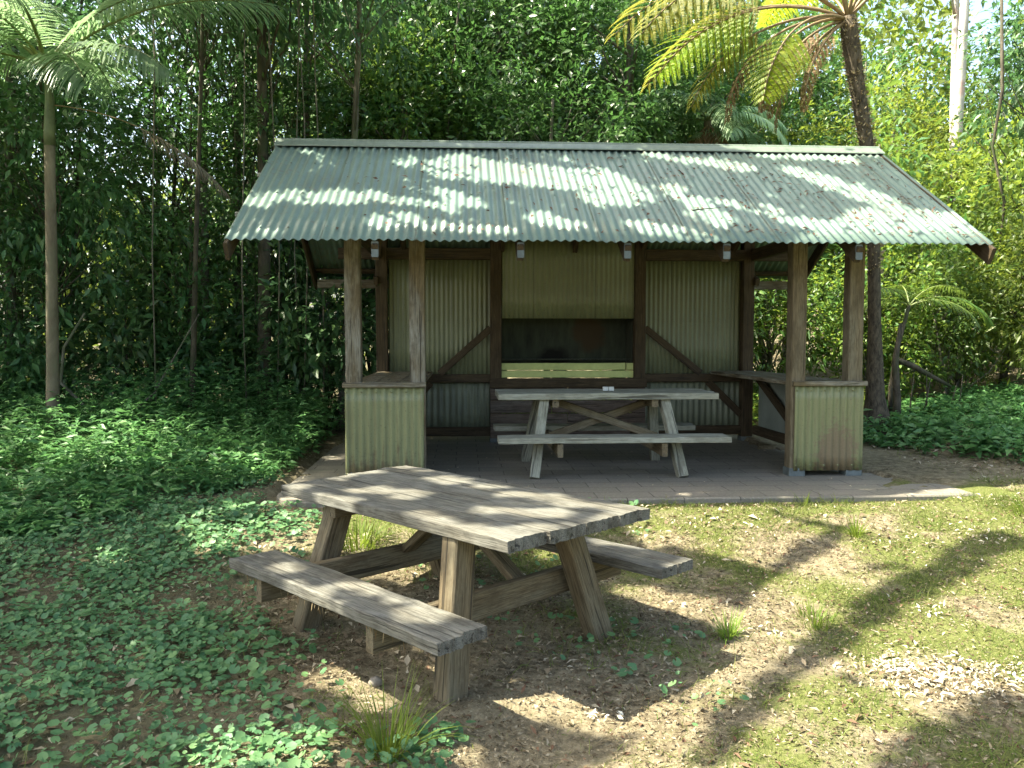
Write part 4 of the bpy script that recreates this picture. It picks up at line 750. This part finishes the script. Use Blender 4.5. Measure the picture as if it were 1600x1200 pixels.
tag(new_obj('leaf_litter', leaf_mesh('leaf_litter', gz(x, y, rng.uniform(.006, .02, n)), np.cross(nn, rng.normal(size=(n, 3))), nn, ls, ls * rng.uniform(.22, .5, n), .25), L_LITTER), kind='stuff')
n = 90000; x = rng.uniform(-3, 6, n); y = rng.uniform(2.2, 7.4, n); d = .004 + 0 * x
for (cx, cy, r_, v) in ((1.95, 3.8, .42, 1.), (2.45, 3.65, .42, .9), (2.9, 3.5, .4, .6), (1.35, 4.35, .14, .6), (.38, 3.4, .14, .8), (3.3, 5.9, .4, .25), (2.35, 4.6, .2, .35), (4.0, 6.6, .4, .35), (-1.05, 5.5, .18, .4)): d = d + v * (1 - sstep(.25, 1, np.hypot((x - cx), (y - cy) * 1.15) / r_ + .5 * (fbm(x * 5, y * 5) - .5)))
k = (rng.random(n) < d) & ~onslab(x, y); x, y = x[k], y[k]; n = len(x); nn = rng.normal(size=(n, 3)) * .4 + [0, 0, 1]; ls = rng.uniform(.012, .048, n)
tag(new_obj('pale_litter', leaf_mesh('pale_litter', gz(x, y, rng.uniform(.008, .022, n)), np.cross(nn, rng.normal(size=(n, 3))), nn, ls, ls * rng.uniform(.2, .45, n), .25), L_PALE), kind='stuff')
n = 170000; x = rng.uniform(-3.2, 5.5, n); y = rng.uniform(2.2, 7.2, n); k = (rng.random(n) < (.35 + .65 * region(x, y)) * (.45 + .9 * sstep(.35, .6, fbm(x * 4, y * 4 + 3))) * (1 - sstep(4.6, 7.4, y) * .5)) & ~onslab(x, y); x, y = x[k], y[k]; n = len(x); nn = rng.normal(size=(n, 3)) * .5 + [0, 0, 1]; ls = rng.uniform(.007, .03, n)
tag(new_obj('litter_crumbs', leaf_mesh('litter_crumbs', gz(x, y, rng.uniform(.002, .008, n)), np.cross(nn, rng.normal(size=(n, 3))), nn, ls, ls * rng.uniform(.15, .5, n), .2), L_CRUMB), kind='stuff')
n = 9000; x = rng.uniform(-4.5, 5.5, n); y = rng.uniform(2.2, 7.5, n); k = (rng.random(n) < .5) & ~onslab(x, y); x, y = x[k], y[k]; n = len(x); nn = rng.normal(size=(n, 3)) * .3 + [0, 0, 1]; ls = rng.uniform(.02, .06, n)
tag(new_obj('brown_litter', leaf_mesh('brown_litter', gz(x, y, .008), np.cross(nn, rng.normal(size=(n, 3))), nn, ls, ls * .3, .25), L_RUST), kind='stuff')
n = 320; x = rng.uniform(-1.5, 4.4, n); y = rng.uniform(6.35, 10.3, n); nn = rng.normal(size=(n, 3)) * .15 + [0, 0, 1]; ls = rng.uniform(.02, .05, n)
P = np.array([hw(a, b, SLAB_Z + .008) for a, b in zip(x, y)]); tag(new_obj('floor_litter', leaf_mesh('floor_litter', P, np.cross(nn, rng.normal(size=(n, 3))), nn, ls, ls * .35), L_LITTER), kind='stuff')
# short grass
n = 340000; x = rng.uniform(-3.5, 7, n); y = rng.uniform(2.2, 9.0, n); m_ = np.minimum(1, 1.25 * moss_amt(x, y)) * sstep(.30, .55, fbm(x * 5.1 + 5, y * 5.1)) + .04
for (cx, cy, r_) in ((-.95, 5.75, .55), (-.5, 5.2, .3), (-.7, 3.45, .3), (3.9, 6.2, .6), (1.9, 6.05, .5)): m_ = np.maximum(m_, .95 * (1 - sstep(.3, 1, np.hypot(x - cx, y - cy) / r_)))
k = (rng.random(n) < m_ * .62) & ~onslab(x, y); x, y = x[k], y[k]; n = len(x); hh = .022 + .10 * fbm(x * 2.3 + 9, y * 2.3) ** 2
tag(new_obj('grass', strip_mesh('grass', gz(x, y, -.003), rng.normal(size=(n, 3)) * .55 + [0, 0, 1], hh * rng.uniform(.6, 1.5, n), .004, rng.uniform(.2, 1.4, n), 3, rng.normal(size=(n, 3))), L_GRASS), kind='stuff')
def tuft(x, y, n, L, label, sp=.05, mat=None):
    a = rng.random(n) * 6.283; rr = rng.random(n) ** .7 * sp; P = np.stack([np.cos(a) * rr, np.sin(a) * rr, np.zeros(n) - .01], 1); D = np.stack([np.cos(a), np.sin(a), np.zeros(n)], 1) * rng.uniform(.1, .8, (n, 1)) + [0, 0, 1]
    o = new_obj('grass_tuft', strip_mesh('grass_tuft', P, D, L * rng.uniform(.5, 1.2, n), .006, rng.uniform(.3, 1.6, n), 4), mat or L_TUFT); o.location = (x, y, float(zg(x, y))); tag(o, label, 'grass tuft', 'grass tufts on the open ground')
tuft(-.48, 3.10, 120, .30, 'long spiky grass tuft in front of the nearest table leg', .07)
tuft(1.14, 4.28, 70, .16, 'small grass tuft on bare soil right of the open air table')
tuft(2.42, 5.75, 70, .17, 'darker upright grass tuft near the paved floor edge on the right', .04)
tuft(4.05, 6.3, 240, .20, 'broad bright grass clump at the right edge before the bank', .28)
tuft(1.65, 4.42, 80, .12, 'low yellowish grass tuft between the two long branch shadows', .10)
tuft(-1.05, 5.6, 200, .22, 'yellow green grass clump behind the left leg of the open air table', .2)
tuft(2.3, 6.42, 16, .2, 'few thin blades growing out of the paved floor edge', .03)
for k, (x, y, s, lb) in enumerate(((-4.05, 8.2, .62, 'small fern plant right of the palm foot'), (-3.3, 7.5, .5, 'small fern plant in the leafy bed left of the shelter'), (-5.9, 8.2, .6, 'small fern plant left of the palm foot'))):
    fp = thing('fern_plant', lb, 'fern', (x, y, float(zg(x, y))))
    for q in range(9): add_frond(fp, (0, 0, .03), q * 40 + rng.uniform(-12, 12), fern_frond_mesh('frond', s * rng.uniform(.8, 1.1), 70, -25, 14, .24, 1, .3), L_HERB, M_STALK, .006)
m = MB(); 
for k in range(1):
    pts = [(-.05, 0, .0), (-.03, 0, .005), (0, 0, .012), (.03, .003, .005), (.05, 0, 0)]; m.tube(pts, [.012, .034, .042, .03, .01], 9)
o = m.build('stone', plain('grey_stone', (.26, .23, .19), .9, .2, 20), None, smooth=True); o.scale = (.65, .65, .65); o.location = (-.62, 3.68, .035); tag(o, 'small grey brown stone lying in front of the near bench', 'stone')
print('faces', sum(len(o.data.polygons) for o in scene.objects if o.type == 'MESH'))
